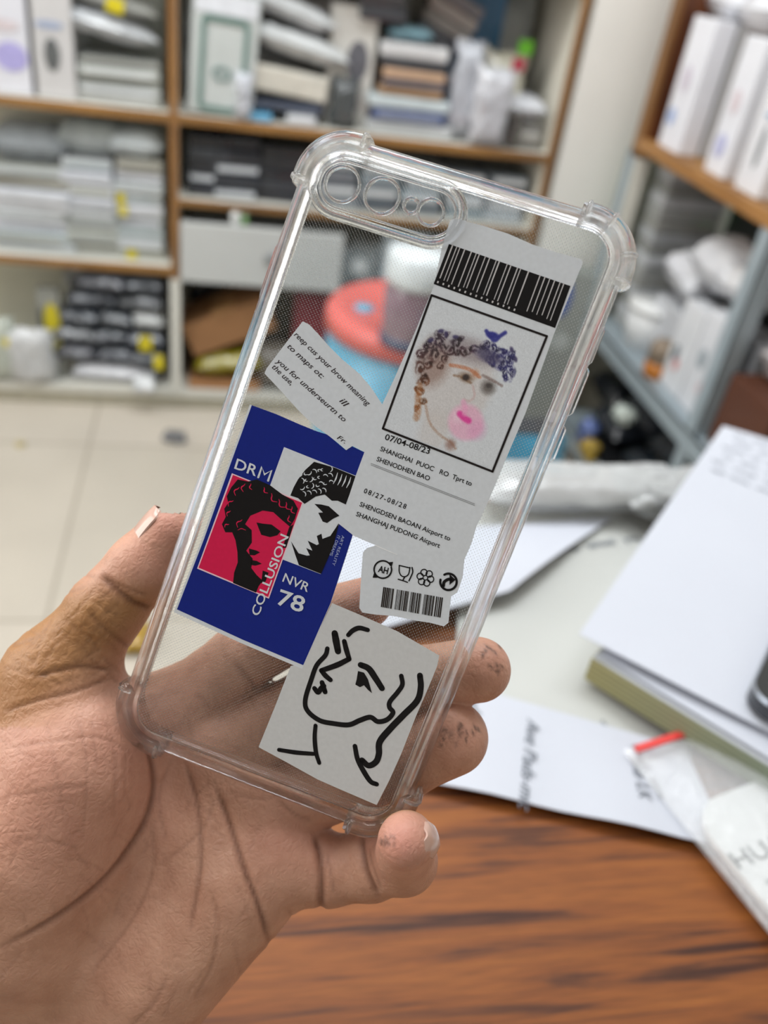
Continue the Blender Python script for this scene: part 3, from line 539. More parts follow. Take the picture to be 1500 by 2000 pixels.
# large cream sheet below everything
cr = lambda a, b: (.002 * math.sin(5 * a + 2 * b) ** 2 + .007 * max(0, a - .45) * math.sin(b * 3.1) + .004 * abs(math.sin(3.3 * (a - b)))) * min(1, a * 3)
q = [W2(880, 1420), W2(905, 990), W2(1330, 985), W2(1350, 1560)]
ob, at = sheet('paper_sheet', q, ZT + .0006, PAPERY, 'large creased cream sheet of paper spread on the desk under the other papers', 'paper', curl=cr)
scrawl(at, .70, .40, .82, .85, .009, 9, 3).build('pencil_note', INK, ob)
scrawl(at, .12, .62, .03, .95, .006, 9, 5).build('pencil_note', INK, ob)
# bright white top left sheet
q = [W2(600, 1300), W2(660, 1075), W2(1190, 1030), W2(985, 1190)]
sheet('paper_sheet', q, ZT + .0125, PAPER, 'bright white sheet behind the clear case near the far end of the desk', 'paper', curl=lambda a, b: .004 * math.sin(3 * a + b))
# white strip with handwriting
q = [W2(815, 1538), W2(880, 1345), W2(1330, 1475), W2(1420, 1672)]
ob, at = sheet('paper_slip', q, ZT + .0062, PAPER, 'white paper slip with handwriting at the near edge of the papers on the desk', 'paper', curl=lambda a, b: .0016 * (1 - a) * (math.sin(7 * b) ** 2))
scrawl(at, .9, .08, .7, .14, .005, 4, 12).build('handwriting', INK, ob); scrawl(at, .85, .76, .5, .80, .006, 5, 14).build('handwriting', INK, ob)
SLIP = ob
# thick pad
A = W2(1131, 1348); e1 = np.array([.216, .243]); e1 /= np.linalg.norm(e1); e2 = W2(1500, 1585)[:2] - A[:2]; e2 /= np.linalg.norm(e2); e1 = np.array([-e2[1], e2[0]])
t = empty('writing_pad', (A[0], A[1], ZT + .0095)); tag(t, 'thick writing pad with yellow green page edges on the right of the desk', 'pad')
rz = math.atan2(e2[1], e2[0]); t.rotation_euler = (0, 0, rz)
def pages():
    mt, nt, b = newmat('page_edges'); L = nt.links; tc = N(nt, 'ShaderNodeTexCoord'); sp = N(nt, 'ShaderNodeSeparateXYZ'); L.new(tc.outputs['Object'], sp.inputs[0])
    wv = N(nt, 'ShaderNodeTexWave', bands_direction='Z', Scale=95.0, Distortion=1.0); L.new(tc.outputs['Object'], wv.inputs['Vector'])
    gr = N(nt, 'ShaderNodeMapRange'); gr.inputs['From Min'].default_value = .0; gr.inputs['From Max'].default_value = .13; L.new(sp.outputs['X'], gr.inputs['Value'])
    mx = N(nt, 'ShaderNodeMix', data_type='RGBA'); mx.inputs[6].default_value = lin('a39c6c') + (1,); mx.inputs[7].default_value = lin('7f8f80') + (1,); L.new(gr.outputs[0], mx.inputs[0])
    m2 = N(nt, 'ShaderNodeMix', data_type='RGBA', blend_type='MULTIPLY'); m2.inputs[0].default_value = .35; L.new(mx.outputs[2], m2.inputs[6]); L.new(wv.outputs['Fac'], m2.inputs[7]); L.new(m2.outputs[2], b.inputs['Base Color']); b.inputs['Roughness'].default_value = .7; return mt
MB().box(0, .225, 0, .30, 0, .0165, bev=.0008).build('page_block', pages(), t)
MB().box(.001, .224, .001, .30, .0166, .0176).build('top_page', pm('c2c6cc', .6, .02, 8), t)
MB().box(0, .225, .297, .304, 0, .0185, bev=.0006).build('binding', pm('7d8a6c', .6), t)
# loose sheets on the pad
A2 = W2(1131, 1238, ZT + .036)[:2]; e3 = W2(1412, 832, ZT + .036)[:2] - A2; L3 = np.linalg.norm(e3); e3 /= L3; e4 = np.array([e3[1], -e3[0]])
c2 = A[:2] + e2 * .004 + e1 * .003
q = [c2, c2 + e1 * .29, c2 + e1 * .29 + e2 * .21, c2 + e2 * .21]
sheet('paper_sheet', q, ZT + .0285, PAPER, 'plain white sheet lying directly on the writing pad', 'paper', curl=lambda a, b: .0008)
q = [A2, A2 + e3 * L3, A2 + e3 * L3 + e4 * .225, A2 + e4 * .225]
ob, at = sheet('paper_sheet', q, ZT + .036, PAPER, 'white sheet with faint handwritten lines lying on top of the writing pad', 'paper', curl=lambda a, b: .0015 * math.sin(3 * a) - .0055 * b + .004 * (a ** 6) * math.sin(6 * b))
for i in range(6): scrawl(at, .965 - i * .045, .05 - .004 * i + .02 * (i % 2), .955 - i * .045, .98 if i < 4 else .7, .006, 20, 30 + i).build('handwriting', INK, ob)
ribbon(mb := MB(), [tuple(np.array(at(s, .62)) + [0, 0, .0003]) for s in np.linspace(0, 1, 12)], .0009); mb.build('fold_line', pm('b9bcc8', .6), ob)
# dark phone at the right edge
pc = W2(1478, 1310, ZT + .035); t = empty('mobile_phone', (pc[0], pc[1], ZT + .0365)); t.rotation_euler = (0, 0, rz + .1); tag(t, 'black rounded phone lying on the papers at the right edge', 'phone')
bm_ = [(p[0], p[1]) for p in rrect(.072, .145, .014, cx=.036, cz=.035)]
MB().prism(bm_, 0, .009).build('body', pm('23262c', .25, coat=.5), t)
mbr = MB(); nn = len(bm_)
for i in range(nn): a, b = bm_[i], bm_[(i + 1) % nn]; mbr.add([(a[0], a[1], .0091), (b[0], b[1], .0091), (b[0] * .98 + .0007, b[1] * .98 + .0007, .0104), (a[0] * .98 + .0007, a[1] * .98 + .0007, .0104)], [(0, 1, 2, 3)])
mbr.build('screen_rim', pm('8b919b', .3, metal=.5), t); MB().prism([(p[0] * .98 + .0007, p[1] * .98 + .0007) for p in bm_], .0088, .0102).build('screen', pm('14161a', .1), t)
# zip bag with a printed card
zb0 = W2(1238, 1478)[:2]; zd = W2(1500, 1800)[:2] - zb0; zd /= np.linalg.norm(zd); zn = np.array([-zd[1], zd[0]]); zb0 = zb0 - zn * .011
t = empty('zip_bag', (zb0[0], zb0[1], ZT + .0082)); t.rotation_euler = (0, 0, math.atan2(zd[1], zd[0])); tag(t, 'clear zip bag with a red seal holding a white printed card beside the pad', 'zip bag')
def zfilm():
    mt, nt, b = newmat('zip_film'); L = nt.links; tc = N(nt, 'ShaderNodeTexCoord'); b.inputs['Base Color'].default_value = (.9, .92, .95, 1); b.inputs['Roughness'].default_value = .12
    nz = N(nt, 'ShaderNodeTexNoise', Scale=70.0, Detail=4.0, Distortion=1.5); L.new(tc.outputs['Object'], nz.inputs['Vector']); bp = N(nt, 'ShaderNodeBump', Strength=.5, Distance=.004); L.new(nz.outputs['Fac'], bp.inputs['Height']); L.new(bp.outputs[0], b.inputs['Normal'])
    tr = N(nt, 'ShaderNodeBsdfTransparent'); mx = N(nt, 'ShaderNodeMixShader'); mx.inputs[0].default_value = .74; L.new(b.outputs[0], mx.inputs[1]); L.new(tr.outputs[0], mx.inputs[2]); L.new(mx.outputs[0], nt.nodes['Material Output'].inputs['Surface']); return mt
r_ = np.random.RandomState(4); n = 22; U, V = np.meshgrid(np.linspace(0, 1, n), np.linspace(0, 1, n), indexing='ij')
Pz = np.stack([U * .22, V * .085, .0015 + .010 * np.clip((1 - (2 * U - 1) ** 6) * (1 - (2 * V - 1) ** 4), 0, 1) + np.abs(r_.randn(n, n)) * .0007], -1)
MB().grid(Pz).grid(Pz * [1, 1, .0] + [0, 0, .0002], flip=True).build('film', zfilm(), t)
MB().prism([(p[0], p[1]) for p in rrect(.17, .074, .020, cx=.127, cz=.0425)], .0012, .0050).build('card', pm('d2d5d6', .45, .01), t)
def text_mesh(s, bold=0., shear=0., spacing=1.):
    c = bpy.data.curves.new('lettering', 'FONT'); c.body = s; c.size = 1; c.offset = bold; c.shear = shear; c.space_character = spacing; c.resolution_u = 3; c.fill_mode = 'FRONT'
    o = bpy.data.objects.new('lettering', c); COL.objects.link(o); bpy.context.view_layer.update()
    me = bpy.data.meshes.new_from_object(o.evaluated_get(bpy.context.evaluated_depsgraph_get()))
    v = np.array([tuple(p.co) for p in me.vertices]); f = [tuple(p.vertices) for p in me.polygons]
    bpy.data.objects.remove(o); bpy.data.curves.remove(c); bpy.data.meshes.remove(me); return v, f
def put_text(mb, s, O, ux, uy, width, height, z, mi=0, **k):
    """lettering on a flat print: O = start of the baseline, ux/uy = unit axes, capital height given"""
    v, f = text_mesh(s, **k); x0, x1 = v[:, 0].min(), v[:, 0].max(); caps = .729 if any(c.isupper() or c.isdigit() for c in s) else .53
    X = (v[:, 0] - x0) / (x1 - x0) * width; Y = v[:, 1] / caps * height; O = np.array(O[:2]); ux, uy = np.array(ux[:2]), np.array(uy[:2])
    P = O + X[:, None] * ux + Y[:, None] * uy; mb.add([(p[0], p[1], z) for p in P], f, mi)
def bagxy(px, py): q_ = W2(px, py, ZT + .012)[:2] - zb0; return (float(q_ @ zd), float(q_ @ zn))
o1, o2 = bagxy(1446, 1700), bagxy(1474, 1742)
mb = MB(); put_text(mb, 'HUAWEI', (o1[0], .0065), (0, 1), (-1, 0), .062, .0088, .0054); mb.build('card_lettering', pm('4f5354', .4), bpy.data.objects['card'])
mb = MB(); put_text(mb, 'HUAWEI', (o2[0], .014), (0, 1), (-1, 0), .030, .003, .0054); mb.build('card_lettering', pm('8b8e8e', .4), bpy.data.objects['card'])
MB().box(.002, .006, .004, .080, .0045, .0062).build('red_zip_seal', pm('d8423f', .35), t)
def world_text(s, pa, pb, h, z, mat, parent, **k):
    a, b = W2(*pa, z), W2(*pb, z); o_ = np.array(parent.location); u = (b - a)[:2]; Ln = np.linalg.norm(u); u /= Ln; mb = MB(); put_text(mb, s, (a - o_)[:2], u, (-u[1], u[0]), Ln, h, z - o_[2], **k); mb.build('handwriting', mat, parent)
world_text('Ave Pads-mic', (1030, 1402), (1012, 1580), .0075, ZT + .0076, INK, SLIP, shear=.3); world_text('mb LK', (1232, 1482), (1250, 1562), .007, ZT + .0076, INK, SLIP, shear=.3)
# clear bags at the far end of the desk
pouch((W2(1150, 1000)[0] - .01, .470, ZT + .012), .17, .05, .024, 'c9ccce', 'grey clear plastic bag crumpled at the far end of the desk', flat=True, trans=.25)
pouch((W2(1280, 990)[0] + .01, .464, ZT + .013), .11, .055, .022, 'b9bcbe', 'second clear plastic bag at the far end of the desk close to the pad', flat=True, trans=.25)

# ------------------------------------------------------------------ the clear phone case: pose
RC = np.array([[0.9303556943086603, -0.3420820367456706, 0.13197788528142704], [0.35408282645682265, 0.9316869152288606, -0.0811470517002997], [-0.09520312009472934, 0.122226724275983, 0.9879256013470785]])
TC = np.array([-6.313657879278334, -3.962433097679871, 206.46396116717182]) / 1000
case = empty('phone_case', (0, 0, 0))
Mc = MW @ RC @ np.diag([1, -1, -1.0]); mm = Matrix.Identity(4)
for i in range(3):
    for j in range(3): mm[i][j] = Mc[i][j]
    mm[i][3] = (MW @ TC + CAM)[i]
case.matrix_world = mm
tag(case, 'clear shockproof phone case with printed stickers held up in the hand', 'phone case')
def loc(px, py, z=0.):
    """picture point -> case coordinates (metres) on the plane at height z over the back"""
    v = np.array([(px - CX) / F, (py - CY) / F, 1.0]); A_ = RC.T @ v * [1, -1, -1]; B_ = -(RC.T @ TC) * [1, -1, -1]
    t_ = (z - B_[2]) / A_[2]; p = A_ * t_ + B_; return np.array([p[0], p[1], z])
MM = .001
def clear_mat(name, tint=(1, 1, 1), mixf=.3, rough=.02, ior=1.42):
    mt, nt, b = newmat(name); L = nt.links; nt.nodes.remove(b)
    g = N(nt, 'ShaderNodeBsdfGlass', IOR=ior, Roughness=rough); g.inputs['Color'].default_value = tint + (1,)
    tc = N(nt, 'ShaderNodeTexCoord'); nz = N(nt, 'ShaderNodeTexNoise', Scale=260.0, Detail=1.0); L.new(tc.outputs['Object'], nz.inputs['Vector'])
    bp = N(nt, 'ShaderNodeBump', Strength=.05, Distance=.001); L.new(nz.outputs['Fac'], bp.inputs['Height']); L.new(bp.outputs[0], g.inputs['Normal'])
    tr = N(nt, 'ShaderNodeBsdfTransparent'); mx = N(nt, 'ShaderNodeMixShader'); mx.inputs[0].default_value = mixf
    L.new(g.outputs[0], mx.inputs[1]); L.new(tr.outputs[0], mx.inputs[2]); L.new(mx.outputs[0], nt.nodes['Material Output'].inputs['Surface']); return mt
def panel_mat():
    """thin clear sheet with a fine lattice of moulded dots"""
    mt, nt, b = newmat('clear_panel'); L = nt.links; nt.nodes.remove(b)
    tc = N(nt, 'ShaderNodeTexCoord'); mp = N(nt, 'ShaderNodeMapping'); mp.inputs['Rotation'].default_value = (0, 0, math.radians(45)); mp.inputs['Scale'].default_value = (1 / .00066,) * 3; L.new(tc.outputs['Object'], mp.inputs['Vector'])
    fr = N(nt, 'ShaderNodeVectorMath', operation='FRACTION'); L.new(mp.outputs[0], fr.inputs[0])
    sb = N(nt, 'ShaderNodeVectorMath', operation='SUBTRACT'); sb.inputs[1].default_value = (.5, .5, 0); L.new(fr.outputs[0], sb.inputs[0])
    ml = N(nt, 'ShaderNodeVectorMath', operation='MULTIPLY'); ml.inputs[1].default_value = (1, 1, 0); L.new(sb.outputs[0], ml.inputs[0])
    ln = N(nt, 'ShaderNodeVectorMath', operation='LENGTH'); L.new(ml.outputs[0], ln.inputs[0])
    mr = N(nt, 'ShaderNodeMapRange'); mr.inputs['From Min'].default_value = .13; mr.inputs['From Max'].default_value = .22; mr.inputs['To Min'].default_value = .34; mr.inputs['To Max'].default_value = .0; L.new(ln.outputs['Value'], mr.inputs['Value'])
    df = N(nt, 'ShaderNodeBsdfDiffuse'); df.inputs['Color'].default_value = (.8, .82, .85, 1); tl = N(nt, 'ShaderNodeBsdfTranslucent'); tl.inputs['Color'].default_value = (.8, .82, .85, 1)
    m0 = N(nt, 'ShaderNodeMixShader'); m0.inputs[0].default_value = .5; L.new(df.outputs[0], m0.inputs[1]); L.new(tl.outputs[0], m0.inputs[2])
    tr = N(nt, 'ShaderNodeBsdfTransparent'); tr.inputs['Color'].default_value = (.975, .985, .99, 1)
    m1 = N(nt, 'ShaderNodeMixShader'); L.new(mr.outputs[0], m1.inputs[0]); L.new(tr.outputs[0], m1.inputs[1]); L.new(m0.outputs[0], m1.inputs[2])
    gl = N(nt, 'ShaderNodeBsdfGlossy', Roughness=.08); fz = N(nt, 'ShaderNodeFresnel', IOR=1.35); m2 = N(nt, 'ShaderNodeMixShader'); L.new(fz.outputs[0], m2.inputs[0]); L.new(m1.outputs[0], m2.inputs[1]); L.new(gl.outputs[0], m2.inputs[2])
    L.new(m2.outputs[0], nt.nodes['Material Output'].inputs['Surface']); return mt
TPU = clear_mat('clear_tpu', (.985, .99, 1.0), .35, .015)
TPUE = clear_mat('clear_tpu_ridge', (.99, .995, 1.0), .28, .012, 1.45)
def round_poly(P, r, n=10):
    out = []
    for i in range(len(P)):
        a, b, c = P[i - 1], P[i], P[(i + 1) % len(P)]; u = (a - b) / np.linalg.norm(a - b); v = (c - b) / np.linalg.norm(c - b)
        half = math.acos(np.clip(u @ v, -1, 1)) / 2; dd = r / math.tan(half); ctr = b + (u + v) / np.linalg.norm(u + v) * r / math.sin(half)
        s = b + u * dd - ctr; e = b + v * dd - ctr
        for k in range(n + 1):
            w = k / n; ang = math.pi - 2 * half; q = (math.sin((1 - w) * ang) * s + math.sin(w * ang) * e) / math.sin(ang); out.append((ctr + q, q / np.linalg.norm(q), i))
    return out
OUT = [loc(*p, -3 * MM)[:2] for p in ((620, 251), (1258.5, 444.7), (774.5, 1642), (222, 1427))]
RIM = round_poly(OUT, 11.5 * MM, 12)
def shrink(d): return [q - nrm * d for q, nrm, _ in RIM]
# back panel with the four openings
def curve_panel(name, outer, holes, z, th, mat):
    c = bpy.data.curves.new(name, 'CURVE'); c.dimensions = '2D'; c.fill_mode = 'BOTH'; c.extrude = th / 2
    for P in [outer] + holes:
        s = c.splines.new('POLY'); s.points.add(len(P) - 1); s.use_cyclic_u = True
        for q, p in zip(P, s.points): p.co = (q[0], q[1], 0, 1)
    o = bpy.data.objects.new(name, c); COL.objects.link(o); bpy.context.view_layer.update()
    me = bpy.data.meshes.new_from_object(o.evaluated_get(bpy.context.evaluated_depsgraph_get())); bpy.data.objects.remove(o); bpy.data.curves.remove(c)
    me.name = name; me.materials.clear(); me.materials.append(mat); ob = bpy.data.objects.new(name, me); COL.objects.link(ob); ob.parent = case
    for v in me.vertices: v.co.z += z
    return ob
def circ(c, r, n=40): return [(c[0] + r * math.cos(2 * math.pi * i / n), c[1] + r * math.sin(2 * math.pi * i / n)) for i in range(n)]
HOLES = [(loc(668, 359), 3.85 * MM), (loc(746, 382), 3.85 * MM), (loc(803, 401), 1.45 * MM), (loc(841, 414), 2.75 * MM)]
pan = curve_panel('back_panel', [tuple(p) for p in shrink(4.4 * MM)], [circ(c, r) for c, r in HOLES], -.5 * MM, .9 * MM, panel_mat())
# bumper: a closed rounded section swept round the outline
PROF = [(-4.6, -.05), (-3.6, .25), (-2.4, .25), (-1.1, -.3), (-.3, -1.3), (0, -3), (0, -6), (-.15, -8.6), (-.5, -10.2), (-1.1, -10.9), (-1.9, -10.9), (-2.3, -10.2), (-1.95, -9.3), (-1.75, -8), (-1.75, -4), (-2.2, -2.3), (-3.4, -1.25), (-4.6, -1.0)]
MB().sweep([((q[0], q[1], 0), (n_[0], n_[1], 0), (0, 0, 1)) for q, n_, _ in RIM], [(a * MM, b * MM) for a, b in PROF]).build('bumper', TPU, case)
# raised seam where panel meets bumper
MB().sweep([((q[0], q[1], .12 * MM), (n_[0], n_[1], 0), (0, 0, 1)) for q, n_, _ in RIM], [(-4.75 * MM + .28 * MM * math.cos(a), .28 * MM * math.sin(a)) for a in np.linspace(0, 2 * math.pi, 9)[:-1]]).build('inner_edge_bead', TPUE, case)
# corner cushions
CPROF = [(-3.4, .3), (-1.8, 1.1), (0, 1.0), (1.2, .1), (1.75, -1.6), (1.8, -5.5), (1.5, -9), (.5, -10.9), (-1.0, -11.2), (-.4, -9), (-.3, -2.5), (-1.6, -.6)]
for ci in range(4):
    pts = [(q, n_) for q, n_, k in RIM if k == ci]; ex = []
    (q0, n0), (q1, n1) = pts[0], pts[-1]; t0 = np.array([-n0[1], n0[0]]); t1 = np.array([-n1[1], n1[0]])
    if (pts[1][0] - q0) @ t0 < 0: t0, t1 = -t0, -t1
    pts = [(q0 - t0 * 3.0 * MM, n0), (q0 - t0 * 1.5 * MM, n0)] + pts + [(q1 + t1 * 1.5 * MM, n1), (q1 + t1 * 3.0 * MM, n1)]
    L_ = len(pts); mb = MB(); pp_ = []
    for i, (q, n_) in enumerate(pts):
        s = min(1, min(i, L_ - 1 - i) / 1.2 + .55); pp_.append(((q[0], q[1], 0), n_ * s, (0, 0, s)))
    mb.sweep([(p, (o[0], o[1], 0), u) for p, o, u in pp_], [(a * MM, b * MM) for a, b in CPROF], False, 0, True, True)
    cb = mb.build('corner_bumper', TPUE, case)
    rb_ = MB()
    for fr_ in ((.04, .34, .66, .96) if ci == 1 else (.04, .96) if ci in (0, 3) else (.04, .5, .96)):
        q, n_ = pts[int(round(fr_ * (L_ - 1)))]; tt = np.array([-n_[1], n_[0]])
        prof3 = [(r_, z_) for r_, z_ in ((-2.2, .6), (-.6, 1.0), (.9, .5), (1.55, -1.4), (1.6, -6), (1.0, -9.6))]
        rb_.tube([np.array([q[0] + n_[0] * a * MM, q[1] + n_[1] * a * MM, b * MM]) for a, b in prof3], .6 * MM, 8)
    rb_.build('rib', TPUE, cb)
# camera surround: two stadium ridges and a ring round every opening
ca, cb_ = loc(668, 362), loc(845, 417); ax = (cb_ - ca)[:2]; AL = np.linalg.norm(ax); ax /= AL; ay = np.array([-ax[1], ax[0]])
def stadium(r, grow=0.):
    o = []
    for c, a0 in ((ca, math.pi / 2), (cb_, -math.pi / 2)):
        for k in range(17):
            a = a0 + math.pi * k / 16; dv = ax * math.cos(a) + ay * math.sin(a); o.append(((c[0] + dv[0] * r, c[1] + dv[1] * r, 0), (dv[0], dv[1], 0), (0, 0, 1)))
    return o
MB().sweep(stadium(7.0 * MM), [(a * MM, b * MM) for a, b in ((-.9, 0), (-.75, 1.0), (-.2, 1.35), (.4, 1.2), (1.0, .5), (1.3, 0), (1.2, -.5), (-.8, -.5))]).build('camera_surround', TPUE, case)
MB().sweep(stadium(5.4 * MM), [(.32 * MM * math.cos(a), .1 * MM + .32 * MM * math.sin(a)) for a in np.linspace(0, 2 * math.pi, 9)[:-1]]).build('camera_inner_ridge', TPUE, case)
for c, r in HOLES:
    MB().sweep([((c[0] + r * math.cos(a), c[1] + r * math.sin(a), 0), (math.cos(a), math.sin(a), 0), (0, 0, 1)) for a in np.linspace(0, 2 * math.pi, 41)[:-1]],
        [(a_ * MM, b_ * MM) for a_, b_ in ((-.05, -1.1), (-.05, .1), (.18, .38), (.55, .32), (.7, 0), (.6, -1.1))]).build('lens_ring', TPUE, case)
# side buttons, switch opening, port, speaker holes
def side_pt(px, py, z=-5 * MM): return loc(px, py, z)
def side_pad(name, pa, pb, hw, out_, edge, z=-5.2, parent=case):
    a, b = loc(*pa, z * MM)[:2], loc(*pb, z * MM)[:2]; e0, e1_ = edge; t_ = (e1_ - e0) / np.linalg.norm(e1_ - e0); nn_ = np.array([-t_[1], t_[0]])
    if nn_ @ (e0 - np.zeros(2)) < 0: nn_ = -nn_
    sa, sb = (a - e0) @ t_, (b - e0) @ t_; A_, B_ = e0 + t_ * min(sa, sb), e0 + t_ * max(sa, sb); Lp = np.linalg.norm(B_ - A_); mb = MB()
    sec = [(-.6, -hw), (out_ * .75, -hw), (out_, -hw * .7), (out_, hw * .7), (out_ * .75, hw), (-.6, hw)]; path = []
    for s, k in ((0, .35), (.06, .9), (.12, 1), (.88, 1), (.94, .9), (1, .35)):
        p = A_ + t_ * Lp * s; path.append(((p[0], p[1], z * MM), nn_ * k, (0, 0, 1)))
    mb.sweep([(p, (o[0], o[1], 0), u) for p, o, u in path], [(r_ * MM, z_ * MM) for r_, z_ in sec], False, 0, False, True)
    return mb.build(name, TPUE, parent)
ER, EL, EB = (OUT[1], OUT[2]), (OUT[3], OUT[0]), (OUT[2], OUT[3])
side_pad('volume_button', (1150, 722), (1112, 812), 2.2, .95, ER); side_pad('volume_button', (1104, 834), (1072, 902), 2.2, .95, ER)
side_pad('switch_frame', (1176, 640), (1150, 712), 2.8, .6, ER); side_pad('power_button', (545, 478), (512, 585), 2.2, .7, EL)
eb0, eb1 = OUT[3], OUT[2]; tb = (eb1 - eb0) / np.linalg.norm(eb1 - eb0); nb = np.array([tb[1], -tb[0]])
def ring_on_bottom(px, py, r, wid=0.):
    c = loc(px, py, -6 * MM)[:2]; c = eb0 + tb * ((c - eb0) @ tb); mb = MB(); path = []
    for a in np.linspace(0, 2 * math.pi, 25)[:-1]:
        dx = math.cos(a) * r + (wid if math.cos(a) > 0 else -wid); dz = math.sin(a) * r; p = c + tb * dx
        path.append(((p[0] + nb[0] * .1 * MM, p[1] + nb[1] * .1 * MM, -6 * MM + dz), (tb[0] * math.cos(a), tb[1] * math.cos(a), math.sin(a)), (nb[0], nb[1], 0)))
    return mb.sweep(path, [(.22 * MM * math.cos(k), .22 * MM * math.sin(k)) for k in np.linspace(0, 2 * math.pi, 7)[:-1]])
ring_on_bottom(497, 1530, 2.2 * MM, 4.4 * MM).build('charging_port_rim', TPUE, case)
for k in range(8): ring_on_bottom(318 + k * 15, 1462 + k * 6.2, .75 * MM).build('speaker_hole_rim', TPUE, case)
for k in range(6): ring_on_bottom(578 + k * 15, 1562 + k * 6, .75 * MM).build('speaker_hole_rim', TPUE, case)

# ------------------------------------------------------------------ prints on the case
def inkm(c, rough=.42): return pm(c, rough, .03, 900, spec=.18)
Z1, Z2, Z3, Z4 = .10 * MM, .16 * MM, .20 * MM, .24 * MM
def L2(P): return [loc(x, y)[:2] for x, y in P]
def zpx(P, ox, oy, s): return [(ox + x / s, oy + y / s) for x, y in P]
def flat(mb, P, z, mi=0):
    """filled outline on the print layer at height z (any simple polygon)"""
    bm = bmesh.new(); vs = [bm.verts.new((p[0], p[1], z)) for p in P]; f = bm.faces.new(vs); bm.normal_update()
    if f.normal.z < 0: f.normal_flip()
    bmesh.ops.triangulate(bm, faces=bm.faces[:], ngon_method='EAR_CLIP'); mb.bm(bm, mi); return mb
def slab(P, z0, z1, mat, name, parent=case):
    mb = MB(); flat(mb, P, z1); n_ = len(P); mb.add([(p[0], p[1], z) for z in (z0, z1) for p in P], [(i, (i + 1) % n_, n_ + (i + 1) % n_, n_ + i) for i in range(n_)]); return mb.build(name, mat, parent, fix=False)
def smooth_line(P, k=6):
    P = [np.array(p, float) for p in P]
    if len(P) < 3: return P
    Q = [2 * P[0] - P[1]] + P + [2 * P[-1] - P[-2]]; o = []
    for i in range(1, len(Q) - 2):
        a, b, c, d_ = Q[i - 1:i + 3]
        for s in np.linspace(0, 1, k, endpoint=False): o.append(.5 * (2 * b + (c - a) * s + (2 * a - 5 * b + 4 * c - d_) * s * s + (3 * b - a - 3 * c + d_) * s ** 3))
    return o + [P[-1]]
def stroke(mb, P, w, z, mi=0, taper=0., sm=True):
    """inked line of width w with round ends"""
    P = smooth_line(P) if sm else [np.array(p, float) for p in P]; n_ = len(P); Lf, Rt = [], []
    for i, p in enumerate(P):
        t_ = P[min(i + 1, n_ - 1)] - P[max(i - 1, 0)]; t_ = t_ / (np.linalg.norm(t_) + 1e-12); s = np.array([-t_[1], t_[0]]); ww = w / 2 * (1 - taper * (1 - min(i, n_ - 1 - i) / (n_ / 2)))
        Lf.append(p + s * ww); Rt.append(p - s * ww)
    mb.add([(p[0], p[1], z) for p in Lf + Rt], [(i, n_ + i, n_ + i + 1, i + 1) for i in range(n_ - 1)], mi)
    for e, ww in ((P[0], w / 2 * (1 - taper)), (P[-1], w / 2 * (1 - taper))): mb.add([(e[0] + ww * math.cos(a), e[1] + ww * math.sin(a), z) for a in np.linspace(0, 2 * math.pi, 13)[:-1]], [tuple(range(12))], mi)
PX = .000125                                                    # one picture pixel on the case back, metres
WHITE = inkm('d3d8df', .4); BLACK = inkm('141214', .5); BLUE = inkm('16267f', .4); RED = inkm('d21f4f', .4); GREY = inkm('8d8f93')
def line_text(mb, s, pa, pb, cap_px, z, mi=0, **k):
    a, b = loc(*pa)[:2], loc(*pb)[:2]; u = (b - a) / np.linalg.norm(b - a); put_text(mb, s, a, u, (-u[1], u[0]), np.linalg.norm(b - a), cap_px * PX, z, mi, **k)

# blue poster
bo = zpx([(565, 40), (730, 100), (890, 170), (1000, 215), (1080, 240), (1140, 290), (1205, 345), (1245, 318), (1335, 362), (1275, 560), (1262, 800), (1250, 930), (1100, 1390), (915, 1810), (500, 1635), (55, 1430), (240, 950), (420, 440)], 330, 780, 3.488)
cxb = np.mean(L2(bo), axis=0)
po = slab([cxb + (p - cxb) * 1.018 + np.array([-.0002, -.0003]) for p in L2(bo)], .02 * MM, Z1 * .75, WHITE, 'poster_sticker')
slab(L2(bo), Z1 * .75, Z1, BLUE, 'blue_ground', po)
zz5 = lambda P: L2(zpx(P, 330, 780, 3.488))
slab(zz5([(785, 325), (1278, 522), (1035, 1190), (540, 1000)]), Z1, Z2 * .9, WHITE, 'white_portrait', po)
rp_ = slab(zz5([(430, 503), (917, 698), (682, 1357), (193, 1152)]), Z2 * .9, Z2 * .95, inkm('e9c9d4'), 'red_portrait', po)
slab(zz5([(437, 514), (908, 704), (677, 1346), (203, 1146)]), Z2 * .95, Z2, RED, 'red_ground', rp_)
mb = MB()
hair = [(470, 545), (425, 600), (395, 660), (405, 705), (378, 745), (388, 800), (362, 850), (385, 905), (432, 905), (455, 960), (468, 1040), (470, 1110), (445, 1180), (438, 1250), (520, 1285), (595, 1316), (612, 1272), (640, 1235), (598, 1195), (562, 1148), (572, 1085), (528, 1030), (566, 975), (565, 890), (520, 850), (556, 792), (640, 757), (712, 768), (775, 825), (826, 868), (858, 815), (880, 745), (850, 690), (770, 645), (690, 585), (600, 545), (540, 560)]
flat(mb, zz5(hair), Z2 + .02 * MM)
for P in ([(597, 838), (640, 846), (700, 852), (762, 898), (740, 925), (690, 938), (630, 922)], [(546, 1015), (600, 1030), (622, 1042), (585, 1062), (550, 1060)], [(556, 1092), (600, 1100), (634, 1120), (590, 1132), (560, 1128)], [(640, 1165), (680, 1180), (660, 1240), (630, 1250)], [(820, 870), (850, 850), (800, 1010), (775, 1010)]): flat(mb, zz5(P), Z2 + .02 * MM)
mb.build('portrait_shadows', BLACK, rp_)
mb = MB(); rr_ = np.random.RandomState(5)
